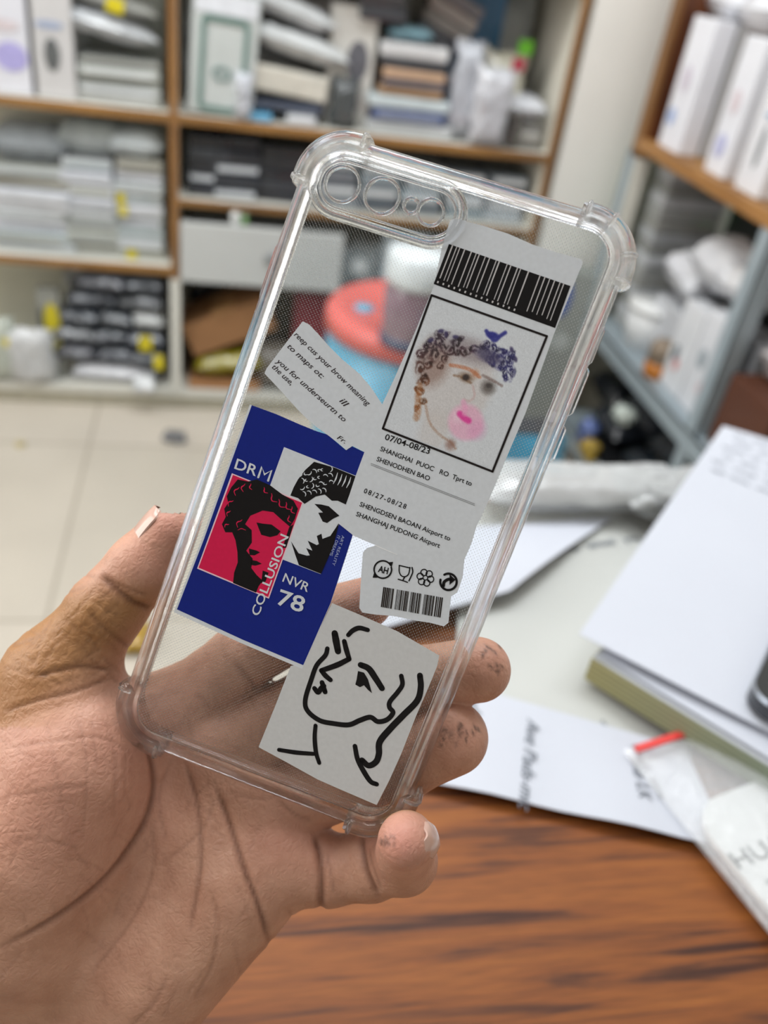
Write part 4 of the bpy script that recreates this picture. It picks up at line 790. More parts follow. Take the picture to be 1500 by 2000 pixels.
for (x, y, a, ln_, k) in [(480, 600, 1.9, 60, 0), (520, 575, 1.7, 55, 0), (560, 575, 1.3, 40, 0), (440, 690, 2.2, 50, 0), (420, 760, 2.0, 40, 0), (700, 640, .9, 70, 0), (750, 680, .8, 70, 0), (800, 700, .9, 60, 0), (840, 730, 1.1, 50, 0), (820, 790, 1.2, 50, 0), (500, 820, 2.0, 60, 0), (410, 850, 2.4, 35, 0), (650, 600, .9, 45, 0)]:
    P = [(x + math.cos(a + .7 * math.sin(s * 3)) * ln_ * s, y + math.sin(a + .7 * math.sin(s * 3)) * ln_ * s) for s in np.linspace(0, 1, 5)]; stroke(mb, zz5(P), 9 / 3.488 * PX, Z2 + .035 * MM, 0, .6)
stroke(mb, zz5([(470, 890), (495, 880), (525, 890)]), 6 / 3.488 * PX, Z2 + .035 * MM, 0, .5)
mb.build('curl_highlights', RED, rp_)
wp_ = [o for o in po.children if o.name.startswith('white_portrait')][0]
mb = MB()
for P in ([(990, 425), (930, 480), (880, 545), (850, 600), (828, 655), (880, 672), (925, 712), (1000, 662), (1062, 648), (1110, 690), (1150, 690), (1205, 716), (1255, 585), (1275, 525), (1130, 465)],
          [(992, 712), (1040, 716), (1090, 728), (1162, 792), (1120, 812), (1078, 842), (1048, 832), (1018, 772), (1050, 770)], [(1160, 838), (1120, 1000), (1037, 1188), (886, 1128), (862, 1060), (832, 965), (884, 1048), (940, 1064), (960, 1062), (936, 1012), (978, 1030), (946, 962), (1008, 992), (1022, 985), (1008, 930), (1040, 915), (1046, 950), (1100, 930), (1140, 870)]): flat(mb, zz5(P), Z2 + .02 * MM)
mb.build('portrait_shadows', BLACK, wp_)
mb = MB()
for i in range(26):
    x, y = [(900 + (i % 7) * 32 + (i // 7) * 8, 505 + (i // 7) * 45 - (i % 7) * 6)][0]; x += rr_.randint(-8, 8); a = rr_.uniform(0, 6.28)
    P = [(x + 15 * math.cos(a + s), y + 15 * math.sin(a + s) * .9 + s * 4) for s in np.linspace(0, 2.6, 6)]; stroke(mb, zz5(P), 8 / 3.488 * PX, Z2 + .035 * MM, 0, .5)
for x in (1150, 1180, 1210, 1240): stroke(mb, zz5([(x, 500 + (x - 1150) * .33), (x - 12, 540 + (x - 1150) * .3), (x - 30, 575 + (x - 1150) * .3)]), 11 / 3.488 * PX, Z2 + .035 * MM, 0, .7)
mb.build('curl_highlights', WHITE, wp_)
z6 = lambda x, y: (330 + x / 3.488, 780 + y / 3.488)
for s, a, b, h_, bw in (('DR', (445, 470), (592, 523), 22, .012), ('NVR', (772, 1238), (945, 1312), 19, .01), ('78', (733, 1392), (908, 1452), 33, .015)):
    mb = MB(); line_text(mb, s, z6(*a), z6(*b), h_, Z3, bold=bw); mb.build('poster_lettering', WHITE, po)
mb = MB(); stroke(mb, L2([z6(*q) for q in ((610, 530), (634, 460), (652, 512), (700, 484), (677, 553))]), 4.4 * PX, Z3, sm=False); mb.build('poster_lettering', WHITE, po)
mb = MB(); line_text(mb, 'COLLUSION', z6(612, 1478), z6(817, 935), 18, Z3, bold=.012); mb.build('poster_lettering', WHITE, po)
mb = MB(); line_text(mb, 'ART REALITY', z6(1180, 925), z6(1112, 1128), 6, Z3); line_text(mb, 'IT DREAMS', z6(1150, 925), z6(1095, 1060), 6, Z3); mb.build('small_lettering', inkm('a9b4d6'), po)

# torn note with handwriting
no = zpx([(490, 95), (560, 130), (650, 225), (760, 350), (900, 490), (1080, 640), (1200, 780), (1320, 960), (1500, 1050), (1420, 1300), (1250, 1500), (1135, 1462), (1010, 1398), (945, 1442), (850, 1360), (760, 1290), (640, 1205), (520, 1100), (430, 1010), (270, 830), (90, 640), (112, 588), (300, 340)], 500, 610, 5.357)
nt_ = slab(L2(no), .03 * MM, Z2 * 1.02, WHITE, 'note_sticker')
mb = MB(); z7 = lambda x, y: (500 + x / 5.357, 610 + y / 5.357)
for s, a, b, h_ in (('reep cus your brow meaning', (395, 240), (1170, 985), 8), ('to maps ot:', (325, 365), (690, 700), 8), ('you for underseurtn to', (205, 515), (920, 1150), 8), ('the use,', (165, 580), (365, 765), 8), ('ill', (870, 930), (935, 1000), 9), ('Fr.', (845, 1320), (930, 1375), 9)):
    line_text(mb, s, z7(*a), z7(*b), h_, Z3, shear=.25, bold=.008)
mb.build('handwriting', inkm('332b30'), nt_)

# airport pass sticker
pas = [(878, 434), (882, 429), (893, 428), (943, 441), (993, 457), (1040, 478), (1090, 494), (1134, 506), (1138, 512), (1136, 520), (1131, 531), (1083, 650), (1027, 805), (993, 885), (960, 965), (940, 1010), (931, 1027), (921, 1061), (907, 1093), (904, 1125), (898, 1145), (893, 1157), (881, 1165), (878, 1195), (876, 1216), (867, 1223), (840, 1216), (813, 1212), (770, 1203), (733, 1200), (708, 1196), (702, 1187), (706, 1120), (709, 1079), (717, 1070), (735, 1065), (713, 1056), (691, 1046), (661, 1022), (677, 984), (695, 929), (712, 883), (730, 836), (748, 787), (770, 740), (810, 650), (847, 560), (863, 485)]
ps = slab(L2(pas), .03 * MM, Z3 * 1.05, WHITE, 'pass_sticker'); ZP = Z3 * 1.05 + .04 * MM; ZQ = ZP + .03 * MM
mb = MB(); stroke(mb, L2([(733, 1064), (745, 1070), (776, 1083)]), 1.6 * PX, ZP, 0, .3); mb.build('torn_edge', inkm('f4f6f8'), ps)
def bil(c, u, v): return (np.array(c[0]) * (1 - u) + np.array(c[1]) * u) * (1 - v) + (np.array(c[3]) * (1 - u) + np.array(c[2]) * u) * v
bc = [(877, 477), (1114, 559), (1084, 641), (847, 555)]
bar = MB(); flat(bar, L2(bc), ZP); bo_ = bar.build('barcode', BLACK, ps, fix=False)
mb = MB()
for u, w in zip((.03, .065, .09, .13, .185, .225, .25, .30, .335, .39, .415, .48, .51, .565, .59, .655, .75, .79, .83, .87, .915, .945), [.012, .008, .008, .01, .01, .008, .01, .008, .01, .008, .012, .008, .01, .01, .008, .012, .01, .01, .008, .01, .009, .009]):
    e_ = .82 + .06 * ((u * 37) % 1); flat(mb, L2([bil(bc, u - w * .45, -.01), bil(bc, u + w * .45, -.01), bil(bc, u + w * .35, e_), bil(bc, u - w * .35, e_)]), ZQ)
for u in np.arange(.02, .66, .045): flat(mb, L2([bil(bc, u, .9), bil(bc, u + .012, .9), bil(bc, u + .012, .95), bil(bc, u, .95)]), ZQ)
mb.build('barcode_gaps', inkm('c6c4c6'), bo_, fix=False)
fr4 = [(843, 577), (1068, 657), (962, 921), (748, 837)]
mb = MB(); c4 = L2(fr4)
for i in range(4): stroke(mb, [c4[i], c4[(i + 1) % 4]], 4.2 * PX, ZQ, sm=False)
mb.build('picture_frame_line', inkm('1f191a'), ps)
# painted portrait: colours laid on a fine grid of cells
zc = [(548, 473), (1222, 712), (905, 1500), (265, 1250)]; NU, NV = 150, 176
Uu, Vv = np.meshgrid(np.linspace(.012, .988, NU), np.linspace(.012, .988, NV), indexing='ij')
PP = ((1 - Uu) * (1 - Vv))[..., None] * np.array(zc[0]) + (Uu * (1 - Vv))[..., None] * np.array(zc[1]) + (Uu * Vv)[..., None] * np.array(zc[2]) + ((1 - Uu) * Vv)[..., None] * np.array(zc[3])
img = np.ones((NU, NV, 3)) * np.array([211, 216, 223.]); rq = np.random.RandomState(3); grain = rq.rand(NU, NV)
def blob(c, r1, r2, ang, col, al, soft=.5, speck=0.):
    d_ = PP - np.array(c); ca_, sa_ = math.cos(ang), math.sin(ang); x = (d_[..., 0] * ca_ + d_[..., 1] * sa_) / r1; y = (-d_[..., 0] * sa_ + d_[..., 1] * ca_) / r2
    a = np.clip((1 - np.sqrt(x * x + y * y)) / soft, 0, 1) * al
    if speck: a = a * np.where(grain < np.clip(a * 2.2, 0, 1), 1, 1 - speck)
    img[:] = img * (1 - a[..., None]) + np.array(col, float) * a[..., None]
def seg(P, w, col, al, speck=0.):
    dm = np.full((NU, NV), 1e9); P = [np.array(p) for p in smooth_line(P, 5)]
    for a, b in zip(P[:-1], P[1:]):
        ab = b - a; t_ = np.clip(((PP - a) @ ab) / (ab @ ab + 1e-9), 0, 1); dm = np.minimum(dm, np.linalg.norm(PP - (a + t_[..., None] * ab), axis=-1))
    a = np.clip((w - dm) / (w * .6), 0, 1) * al
    if speck: a = a * np.where(grain < .75, 1, 1 - speck)
    img[:] = img * (1 - a[..., None]) + np.array(col, float) * a[..., None]
blob((700, 1010), 230, 320, .45, (205, 196, 193), .55, .25, .5); blob((560, 1270), 120, 170, .3, (205, 198, 196), .5, .5, .5)
blob((560, 860), 130, 190, .25, (130, 95, 82), .55, .5, .4); blob((760, 790), 270, 110, .35, (120, 105, 112), .5, .6, .4)
def vnoise(k, seed):
    r0 = np.random.RandomState(seed).rand(k + 2, k + 2); u = (np.linspace(0, k, NU)); v = (np.linspace(0, k, NV)); i = u.astype(int); j = v.astype(int); fu = (u - i)[:, None]; fv = (v - j)[None]
    return (r0[i][:, j] * (1 - fu) + r0[i + 1][:, j] * fu) * (1 - fv) + (r0[i][:, j + 1] * (1 - fu) + r0[i + 1][:, j + 1] * fu) * fv
HC = [(500, 1090, 26), (475, 1030, 34), (505, 960, 42), (475, 890, 46), (530, 880, 40), (565, 830, 42), (500, 810, 46), (545, 760, 46), (600, 770, 44), (615, 715, 40), (655, 790, 44), (700, 750, 40), (700, 800, 36), (750, 790, 38), (800, 775, 38), (850, 775, 36), (900, 790, 42), (950, 815, 44), (990, 850, 46), (1015, 905, 40), (985, 940, 36), (960, 880, 44), (900, 840, 44), (1020, 830, 28), (465, 1120, 22), (640, 850, 30), (610, 880, 26)]
fld = np.full((NU, NV), -9.); curl = np.zeros((NU, NV)); best = np.full((NU, NV), 9e9); wx, wy = (vnoise(16, 1) - .5) * 46, (vnoise(16, 2) - .5) * 46
for n0, (x, y, R_) in enumerate(HC):
    dx, dy = PP[..., 0] + wx - x, PP[..., 1] + wy - y; d_ = np.hypot(dx, dy); fld = np.maximum(fld, 1 - d_ / R_); u_ = d_ / R_ < best; best[u_] = (d_ / R_)[u_]; curl[u_] = np.sin(d_ / 5.5 + np.arctan2(dy, dx) * (1 if n0 % 2 else -1) + n0)[u_]
mask = np.clip(fld * 3.2, 0, 1); inkl = np.clip(.85 + .55 * curl + (vnoise(60, 4) - .5) * 1.2, .05, 1)
wr = np.clip((PP[..., 0] - 760) / 160, 0, 1)[..., None]; wt = np.clip((900 - PP[..., 1]) / 160, 0, 1)[..., None]; ol = np.clip((PP[..., 1] - 930) / 120, 0, 1)[..., None]
hc = (np.array([92, 58, 48.]) * (1 - wt) + np.array([62, 46, 62.]) * wt); hc = hc * (1 - ol) + np.array([150, 92, 52.]) * ol; hc = hc * (1 - wr) + np.array([44, 42, 98.]) * wr; hc = hc * (.5 + .7 * vnoise(40, 5)[..., None])
a_h = (mask * inkl * np.where(grain < .9, 1, .4))[..., None]; img[:] = img * (1 - a_h) + hc * a_h
blob((890, 830), 120, 55, .4, (70, 66, 100), .75, .6, .3); blob((905, 705), 48, 26, .2, (35, 38, 130), .95, .45, .2); seg([(870, 680), (915, 735), (950, 710), (980, 690)], 16, (40, 42, 130), .9)
for x, y in ((605, 680), (635, 700), (545, 735), (690, 715), (1018, 790), (1040, 845)): blob((x, y), 26, 16, 1.2 + x, (55, 48, 90), .85, .6, .3)
seg([(660, 880), (720, 890), (780, 910), (830, 950)], 15, (190, 110, 70), .7, .4); seg([(680, 940), (720, 950), (780, 985)], 10, (130, 90, 60), .6, .4)
blob((752, 952), 62, 40, .3, (110, 80, 55), .75, .7, .3); blob((750, 952), 26, 24, 0, (50, 40, 40), .95, .5); blob((805, 930), 36, 40, .2, (180, 110, 70), .55, .8, .3)
blob((880, 1010), 62, 62, .2, (95, 88, 85), .85, .7, .4); blob((885, 1000), 26, 20, 0, (60, 55, 55), .7, .6); seg([(850, 940), (900, 965), (960, 1000)], 12, (110, 85, 80), .6, .4)
seg([(480, 1000), (470, 1060), (470, 1140), (460, 1190)], 26, (165, 105, 60), .6, .5)
seg([(515, 1120), (540, 1220), (600, 1290), (660, 1330), (690, 1370)], 11, (160, 120, 95), .5, .6); blob((660, 1345), 46, 50, .3, (130, 85, 70), .6, .7, .4); seg([(790, 1000), (800, 1060), (770, 1090), (740, 1080)], 10, (200, 165, 165), .5, .3)
blob((750, 1215), 118, 122, 0, (232, 178, 205), .85, .25, .15); blob((815, 1260), 70, 80, .5, (222, 150, 195), .45, .6); blob((700, 1180), 50, 60, .4, (246, 224, 236), .5, .8)
seg([(715, 1165), (740, 1190), (765, 1205)], 26, (225, 60, 155), .9); seg([(735, 1095), (745, 1130), (742, 1165)], 22, (235, 160, 200), .6)
img += rq.randn(NU, NV, 1) * 5
LO = np.array([[np.append(loc(660 + PP[i, j, 0] / 3.0, 420 + PP[i, j, 1] / 3.0)[:2], ZP) for j in range(NV)] for i in range(NU)])
mb = MB().grid(LO, 0, False)
def print_mat():
    mt, nt, b = newmat('colour_print'); at_ = N(nt, 'ShaderNodeAttribute', attribute_name='ink'); nt.links.new(at_.outputs['Color'], b.inputs['Base Color']); b.inputs['Roughness'].default_value = .42; return mt
pic = mb.build('colour_portrait', print_mat(), ps, fix=False)
ink_ = pic.data.color_attributes.new('ink', 'FLOAT_COLOR', 'POINT'); li = np.clip(img, 0, 255).reshape(-1, 3) / 255; li = np.where(li <= .04045, li / 12.92, ((li + .055) / 1.055) ** 2.4)
ink_.data.foreach_set('color', np.concatenate([li, np.ones((len(li), 1))], 1).astype(np.float32).ravel())
mb = MB(); z8 = lambda x, y: (640 + x / 3.75, 800 + y / 3.75)
line_text(mb, '07/04-08/23', (751, 858), (838, 887), 12, ZQ, bold=.012)
line_text(mb, 'SHANGHAI  PUOC   RO  Tprt to', (742, 880), (920, 949), 9.5, ZQ, bold=.012); line_text(mb, 'SHENODHEN BAO', (735, 900), (838, 939), 9.5, ZQ, bold=.012)
line_text(mb, '08/27-08/28', (710, 962), (792, 994), 10, ZQ, bold=.012, spacing=1.35); line_text(mb, 'SHENGDSEN BAOAN Aicport to', (702, 988), (878, 1056), 9.5, ZQ, bold=.012); line_text(mb, 'SHANGHAJ PUDONG Aicport', (695, 1007), (858, 1070), 9.5, ZQ, bold=.012)
mb.build('pass_lettering', BLACK, ps)
mb = MB()
for o_ in (0, 3): stroke(mb, L2([(725, 905 + o_), (927, 984 + o_)]), 1.1 * PX, ZQ, sm=False)
mb.build('rule_line', GREY, ps)
# four recycling and food-safe marks
def arc(c, r, a0, a1, n=14, sq=1.): return [(c[0] + r * math.cos(math.radians(a)), c[1] + r * sq * math.sin(math.radians(a))) for a in np.linspace(a0, a1, n)]
mb = MB(); w_ = 3.2 * PX
c = (748, 1112); stroke(mb, L2(arc(c, 17, 150, 330)), w_, ZQ); stroke(mb, L2(arc(c, 17, -15, 145)), w_, ZQ)
for P in ([(731, 1118), (738, 1128), (728, 1128)], [(765, 1108), (758, 1098), (768, 1097)]): flat(mb, L2(P), ZQ)
line_text(mb, 'AH', (738, 1116), (757, 1121), 13, ZQ, bold=.03); mb.build('recycling_mark', BLACK, ps)
mb = MB(); c = (791, 1117)
stroke(mb, L2([(780, 1104), (780, 1116), (784, 1124), (791, 1126), (798, 1121), (801, 1108)]), 2.4 * PX, ZQ); stroke(mb, L2([(780, 1104), (801, 1109)]), 2.4 * PX, ZQ, sm=False); stroke(mb, L2([(791, 1126), (787, 1133)]), 2.4 * PX, ZQ, sm=False); stroke(mb, L2([(778, 1131), (788, 1134), (796, 1137)]), 2.4 * PX, ZQ); stroke(mb, L2([(805, 1108), (806, 1118), (799, 1134)]), 2.6 * PX, ZQ)
mb.build('cup_and_fork_mark', BLACK, ps)
mb = MB(); c = (831, 1128)
for k in range(6): a = math.radians(60 * k + 15); stroke(mb, L2(arc((c[0] + 10.5 * math.cos(a), c[1] + 10.5 * math.sin(a)), 6.2, 0, 360, 10)), 2.2 * PX, ZQ)
mb.build('flower_mark', BLACK, ps)
mb = MB(); c = (876, 1136); stroke(mb, L2(arc(c, 16, -120, 195, 24)), 4.5 * PX, ZQ); stroke(mb, L2([(866, 1144), (868, 1136), (876, 1131), (882, 1132)]), 6 * PX, ZQ); flat(mb, L2([(878, 1121), (890, 1132), (878, 1142)]), ZQ); mb.build('recycling_arrow_mark', BLACK, ps)
bc2 = [(749, 1146), (867, 1167), (862, 1206), (744, 1185)]; mb = MB(); u = .0; rq2 = np.random.RandomState(9)
while u < .98:
    w = rq2.choice([.008, .014, .022]); 
    if not any(a < u < b for a, b in ((.185, .205), (.43, .45), (.63, .66), (.84, .87))): flat(mb, L2([bil(bc2, u, 0), bil(bc2, min(1, u + w), 0), bil(bc2, min(1, u + w), 1), bil(bc2, u, 1)]), ZQ)
    u += w + rq2.choice([.006, .008, .012])
mb.build('barcode', inkm('241c1a'), ps, fix=False)

# line drawing sticker
fo = zpx([(610, 68), (850, 170), (1100, 280), (1415, 462), (1400, 540), (1360, 640), (1240, 920), (1130, 1200), (1040, 1400), (945, 1585), (700, 1480), (500, 1392), (280, 1270), (58, 1150), (180, 850), (300, 540), (395, 530), (500, 300)], 490, 1160, 3.846)
fs_ = slab(L2(fo), .03 * MM, Z1 * .7, inkm('cbccce', .4), 'face_drawing_sticker')
mb = MB(); zf = lambda P: L2(zpx(P, 490, 1160, 3.846)); s8 = PX / 3.846
for P, w in (([(732, 308), (765, 275), (815, 255), (878, 270)], 32), ([(630, 295), (640, 350), (655, 430)], 46), ([(702, 355), (718, 420), (738, 485)], 34), ([(738, 488), (650, 532), (530, 575)], 36), ([(530, 575), (560, 612), (598, 645)], 34),
             ([(575, 410), (560, 460), (495, 535), (455, 640), (410, 790), (425, 875), (515, 948), (620, 972), (735, 982), (820, 948), (898, 925), (955, 958), (1025, 942), (1068, 890), (1042, 852), (1045, 808), (1102, 738), (1138, 680), (1130, 615)], 33),
             ([(478, 708), (505, 738), (530, 705), (550, 690)], 34), ([(535, 665), (558, 735)], 36), ([(825, 532), (885, 560), (935, 630), (985, 708)], 42),
             ([(1270, 612), (1276, 700), (1250, 800), (1150, 905), (1050, 1008), (968, 1110), (962, 1200), (940, 1260), (885, 1288), (835, 1248)], 42), ([(782, 1142), (802, 1240), (850, 1335), (900, 1408), (945, 1428)], 34), ([(486, 988), (480, 1080), (490, 1190), (514, 1268)], 30), ([(212, 1170), (340, 1190), (470, 1200)], 30)):
    stroke(mb, zf(P), w * s8 * 1.22, Z1 * .7 + .05 * MM, 0, .12)
flat(mb, zf([(805, 578), (850, 590), (880, 640), (895, 690), (910, 745), (880, 720), (850, 685), (820, 700), (785, 680), (795, 640)]), Z1 * .7 + .05 * MM)
mb.build('drawn_lines', BLACK, fs_)

# ------------------------------------------------------------------ the hand (one continuous skin surface)
def HP(px, py, dmm): return np.array([(px - CX) / F * dmm, (py - CY) / F * dmm, dmm])      # joint position, camera axes, mm
HB0, HB1, HS = np.array([-150., 0., 186.]), np.array([36., 205., 290.]), .8
nx, ny, nz = [int((b - a) / HS) + 1 for a, b in zip(HB0, HB1)]
gx, gy, gz = [HB0[i] + HS * np.arange(n_) for i, n_ in enumerate((nx, ny, nz))]
GX, GY, GZ = np.meshgrid(gx, gy, gz, indexing='ij'); GP = np.stack([GX, GY, GZ], -1).astype(np.float32)
def cone(a, b, sq=None):
    """distance to a limb segment that tapers from radius a[3] to b[3]"""
    A_, B_ = HP(*a[:3]), HP(*b[:3]); lo = np.minimum(A_, B_) - max(a[3], b[3]) - 16; hi = np.maximum(A_, B_) + max(a[3], b[3]) + 16
    i0 = np.clip(((lo - HB0) / HS).astype(int), 0, [nx, ny, nz]); i1 = np.clip(((hi - HB0) / HS).astype(int) + 1, 0, [nx, ny, nz])
    sl = tuple(slice(p, q) for p, q in zip(i0, i1)); P = GP[sl] - A_.astype(np.float32); ab = (B_ - A_).astype(np.float32)
    t_ = np.clip((P @ ab) / (ab @ ab), 0, 1); return sl, np.linalg.norm(P - t_[..., None] * ab, axis=-1) - (a[3] + (b[3] - a[3]) * t_)
def smin(a, b, k): h = np.clip(k - np.abs(a - b), 0, None) / k; return np.minimum(a, b) - h * h * k * .25
def field(segs, k):
    f_ = np.full((nx, ny, nz), 60., np.float32)
    for a, b in segs:
        sl, d_ = cone(a, b); f_[sl] = smin(f_[sl], d_, k)
    return f_
palm = field([((120, 1900, 243, 15), (318, 1425, 246, 12)), ((160, 1930, 244, 15), (415, 1480, 245, 12.5)), ((215, 1950, 243, 15), (500, 1560, 243, 12)), ((280, 1940, 241, 14), (540, 1660, 240, 11.5)),
              ((300, 1890, 237, 17), (455, 1735, 237, 14.5)), ((230, 1700, 249, 16), (400, 1600, 247, 14)),
              ((40, 1800, 231, 21), (140, 1500, 227, 17.5)), ((60, 1640, 229, 20), (180, 1430, 231, 13)), ((30, 1700, 240, 20), (100, 1330, 235, 12)), ((170, 1440, 238, 11), (310, 1420, 245, 10)),
              ((60, 2000, 246, 23), (-240, 2420, 258, 27)), ((220, 2010, 244, 19), (-60, 2480, 255, 25))], 11.)
fingers = [[((108, 1322, 234, 11.2), (205, 1195, 231, 10.2)), ((205, 1195, 231, 10.2), (276, 1108, 229.5, 9.0)), ((276, 1108, 229.5, 9.0), (330, 1037, 229, 7.3))],
           [((320, 1405, 245, 11.3), (470, 1287, 243, 9.4)), ((470, 1287, 243, 9.4), (620, 1207, 236, 8.1)), ((620, 1207, 236, 8.1), (716, 1177, 230, 7.0))],
           [((415, 1460, 245, 11.5), (600, 1378, 241, 9.6)), ((600, 1378, 241, 9.6), (800, 1328, 232, 8.8)), ((800, 1328, 232, 8.8), (934, 1308, 226, 8.7))],
           [((500, 1545, 243, 11.5), (645, 1535, 241, 9.8)), ((645, 1535, 241, 9.8), (790, 1487, 231, 9.4)), ((790, 1487, 231, 9.4), (880, 1441, 225, 10.0))],
           [((555, 1675, 239, 11), (648, 1700, 237, 8.9)), ((648, 1700, 237, 8.9), (722, 1690, 234, 8.9)), ((722, 1690, 234, 8.9), (790, 1682, 226, 8.2)), ((790, 1682, 226, 8.2), (794, 1641, 206, 7.0))]]
SDF = palm.copy()
for i, fg in enumerate(fingers):
    ff = smin(palm, field(fg, 2.5 if i != 4 else 3.0), 9. if i else 12.); SDF = smin(SDF, ff, .8)
def surface_nets(f_):
    s = f_ < 0; c = np.zeros(tuple(n_ - 1 for n_ in f_.shape), np.int16)
    cor = [(i, j, k) for i in (0, 1) for j in (0, 1) for k in (0, 1)]; sh = c.shape
    sub = lambda A_, o: A_[o[0]:o[0] + sh[0], o[1]:o[1] + sh[1], o[2]:o[2] + sh[2]]
    for o in cor: c += sub(s, o)
    act = (c > 0) & (c < 8); idx = np.full(sh, -1); ii = np.argwhere(act); idx[act] = np.arange(len(ii)); acc = np.zeros((len(ii), 3)); cnt = np.zeros(len(ii))
    for a in cor:
        for ax_ in range(3):
            if a[ax_]: continue
            b = list(a); b[ax_] = 1; va = sub(f_, a)[act]; vb = sub(f_, b)[act]; cr_ = (va < 0) != (vb < 0); t_ = np.where(cr_, va / np.where(va == vb, 1, va - vb), 0)
            p = np.repeat(np.array([a], float), len(ii), 0); p[:, ax_] += t_; acc[cr_] += p[cr_]; cnt[cr_] += 1
    V = ii + acc / cnt[:, None]; Q = []
    for ax_ in range(3):
        u_, w_2 = [(1, 2), (2, 0), (0, 1)][ax_]; sl0 = [slice(None)] * 3; sl1 = [slice(None)] * 3; sl0[ax_] = slice(0, -1); sl1[ax_] = slice(1, None)
        e = s[tuple(sl0)] != s[tuple(sl1)]; pos = np.argwhere(e); inside = s[tuple(sl0)][e]; ok = (pos[:, u_] > 0) & (pos[:, w_2] > 0) & (pos[:, u_] < f_.shape[u_] - 1) & (pos[:, w_2] < f_.shape[w_2] - 1)
        pos, inside = pos[ok], inside[ok]; du = np.zeros(3, int); du[u_] = 1; dw = np.zeros(3, int); dw[w_2] = 1
        q = np.stack([idx[tuple((pos - x).T)] for x in (0 * du, du, du + dw, dw)], 1); q[inside] = q[inside][:, ::-1]; Q.append(q[(q >= 0).all(1)])
    return V, np.concatenate(Q)
V, Q = surface_nets(SDF); V = HB0 + V * HS
def relax(V, it):
    e = np.concatenate([Q[:, [0, 1]], Q[:, [1, 2]], Q[:, [2, 3]], Q[:, [3, 0]]]); e = np.concatenate([e, e[:, ::-1]])
    deg = np.bincount(e[:, 0], minlength=len(V))[:, None]
    for lam in [.5, -.52] * it:
        s = np.stack([np.bincount(e[:, 0], V[e[:, 1], k], len(V)) for k in range(3)], 1); V = V + lam * (s / np.maximum(deg, 1) - V)
    return V
def normals(V):
    n_ = np.cross(V[Q[:, 2]] - V[Q[:, 0]], V[Q[:, 3]] - V[Q[:, 1]]); o = np.zeros_like(V)
    for k in range(4): np.add.at(o, Q[:, k], n_)
    return o / (np.linalg.norm(o, axis=1)[:, None] + 1e-9)
V = relax(V, 6); NV_ = normals(V)
if (NV_[np.argmin(V[:, 2])])[2] > 0: NV_ = -NV_; Q = Q[:, ::-1]
px_ = V[:, 0] / V[:, 2] * F + CX; py_ = V[:, 1] / V[:, 2] * F + CY; front = NV_[:, 2] < .15
CRE = [  # skin folds: outline points, half width px, depth mm, depth range
    ([(262, 1392), (292, 1470), (300, 1545), (272, 1625), (205, 1715), (110, 1790), (0, 1850)], 7, .9, None), ([(357, 1475), (385, 1570), (392, 1680), (372, 1815)], 6, .65, None), ([(300, 1700), (390, 1625), (420, 1560)], 5, .3, None),
    ([(415, 1520), (445, 1600), (475, 1690), (505, 1770), (527, 1845)], 7, .95, None), ([(294, 1590), (300, 1690), (262, 1790), (180, 1900)], 5, .35, None), ([(410, 1730), (425, 1800), (415, 1880), (380, 1950)], 5, .35, None),
    ([(335, 1480), (310, 1560), (325, 1640)], 4, .3, None), ([(560, 1770), (575, 1800), (590, 1810)], 5, .35, None),
    ([(612, 1630), (624, 1665), (628, 1720), (626, 1780)], 8, 1.1, None), ([(636, 1660), (645, 1700), (655, 1745)], 4, .35, None), ([(708, 1625), (710, 1665), (718, 1705), (738, 1748)], 7, .9, None), ([(720, 1650), (728, 1690), (745, 1735)], 4, .4, None),
    ([(196, 1122), (228, 1150), (258, 1175), (292, 1188)], 8, 1.0, None), ([(212, 1128), (250, 1150), (285, 1160)], 4, .35, None), ([(170, 1190), (205, 1228), (250, 1265)], 5, .55, None), ([(130, 1215), (175, 1245), (190, 1270)], 4, .3, None), ([(60, 1325), (112, 1310), (160, 1302), (216, 1308)], 6, .7, None),
    ([(0, 1395), (60, 1372), (140, 1352), (215, 1325)], 5, .5, None), ([(120, 1100), (160, 1120), (190, 1130)], 4, .3, None),
    ([(0, 1465), (90, 1450), (190, 1440), (255, 1470)], 4, .25, None), ([(0, 1560), (80, 1545), (170, 1535)], 4, .25, None), ([(0, 1655), (70, 1640), (150, 1655)], 4, .25, None), ([(90, 1400), (110, 1500), (125, 1600)], 4, .22, None), ([(150, 1390), (170, 1500), (160, 1640)], 4, .22, None), ([(205, 1400), (225, 1480), (222, 1590)], 4, .22, None),
    ([(330, 1900), (300, 1960), (250, 2010)], 5, .3, None), ([(540, 1560), (575, 1590), (605, 1600)], 4, .4, None), ([(432, 1545), (500, 1560), (560, 1550)], 4, .3, None), ([(455, 1290), (490, 1330), (500, 1350)], 6, .5, None), ([(570, 1190), (590, 1230), (600, 1255)], 5, .4, None)]
rh = np.random.RandomState(21)
for k in range(70):                                             # fine criss-cross lines over thumb base and palm
    x, y = rh.uniform(0, 560), rh.uniform(1250, 1980); a = rh.choice([.5, -1.0, 1.35]) + rh.normal(0, .15); ln_ = rh.uniform(35, 110)
    CRE.append(([(x + math.cos(a) * ln_ * s, y + math.sin(a) * ln_ * s + 6 * math.sin(s * 5 + k)) for s in (-.5, -.17, .17, .5)], 3, .2, None))
for k in range(60):
    x, y = rh.uniform(30, 230), rh.uniform(1150, 1330); a = rh.choice([-.75, .65]) + rh.normal(0, .2); ln_ = rh.uniform(25, 70)
    CRE.append(([(x + math.cos(a) * ln_ * s, y + math.sin(a) * ln_ * s) for s in (-.5, 0, .5)], 3, .26, None))
disp = np.zeros(len(V)); fold = np.zeros(len(V)); Pp = np.stack([px_, py_], 1)
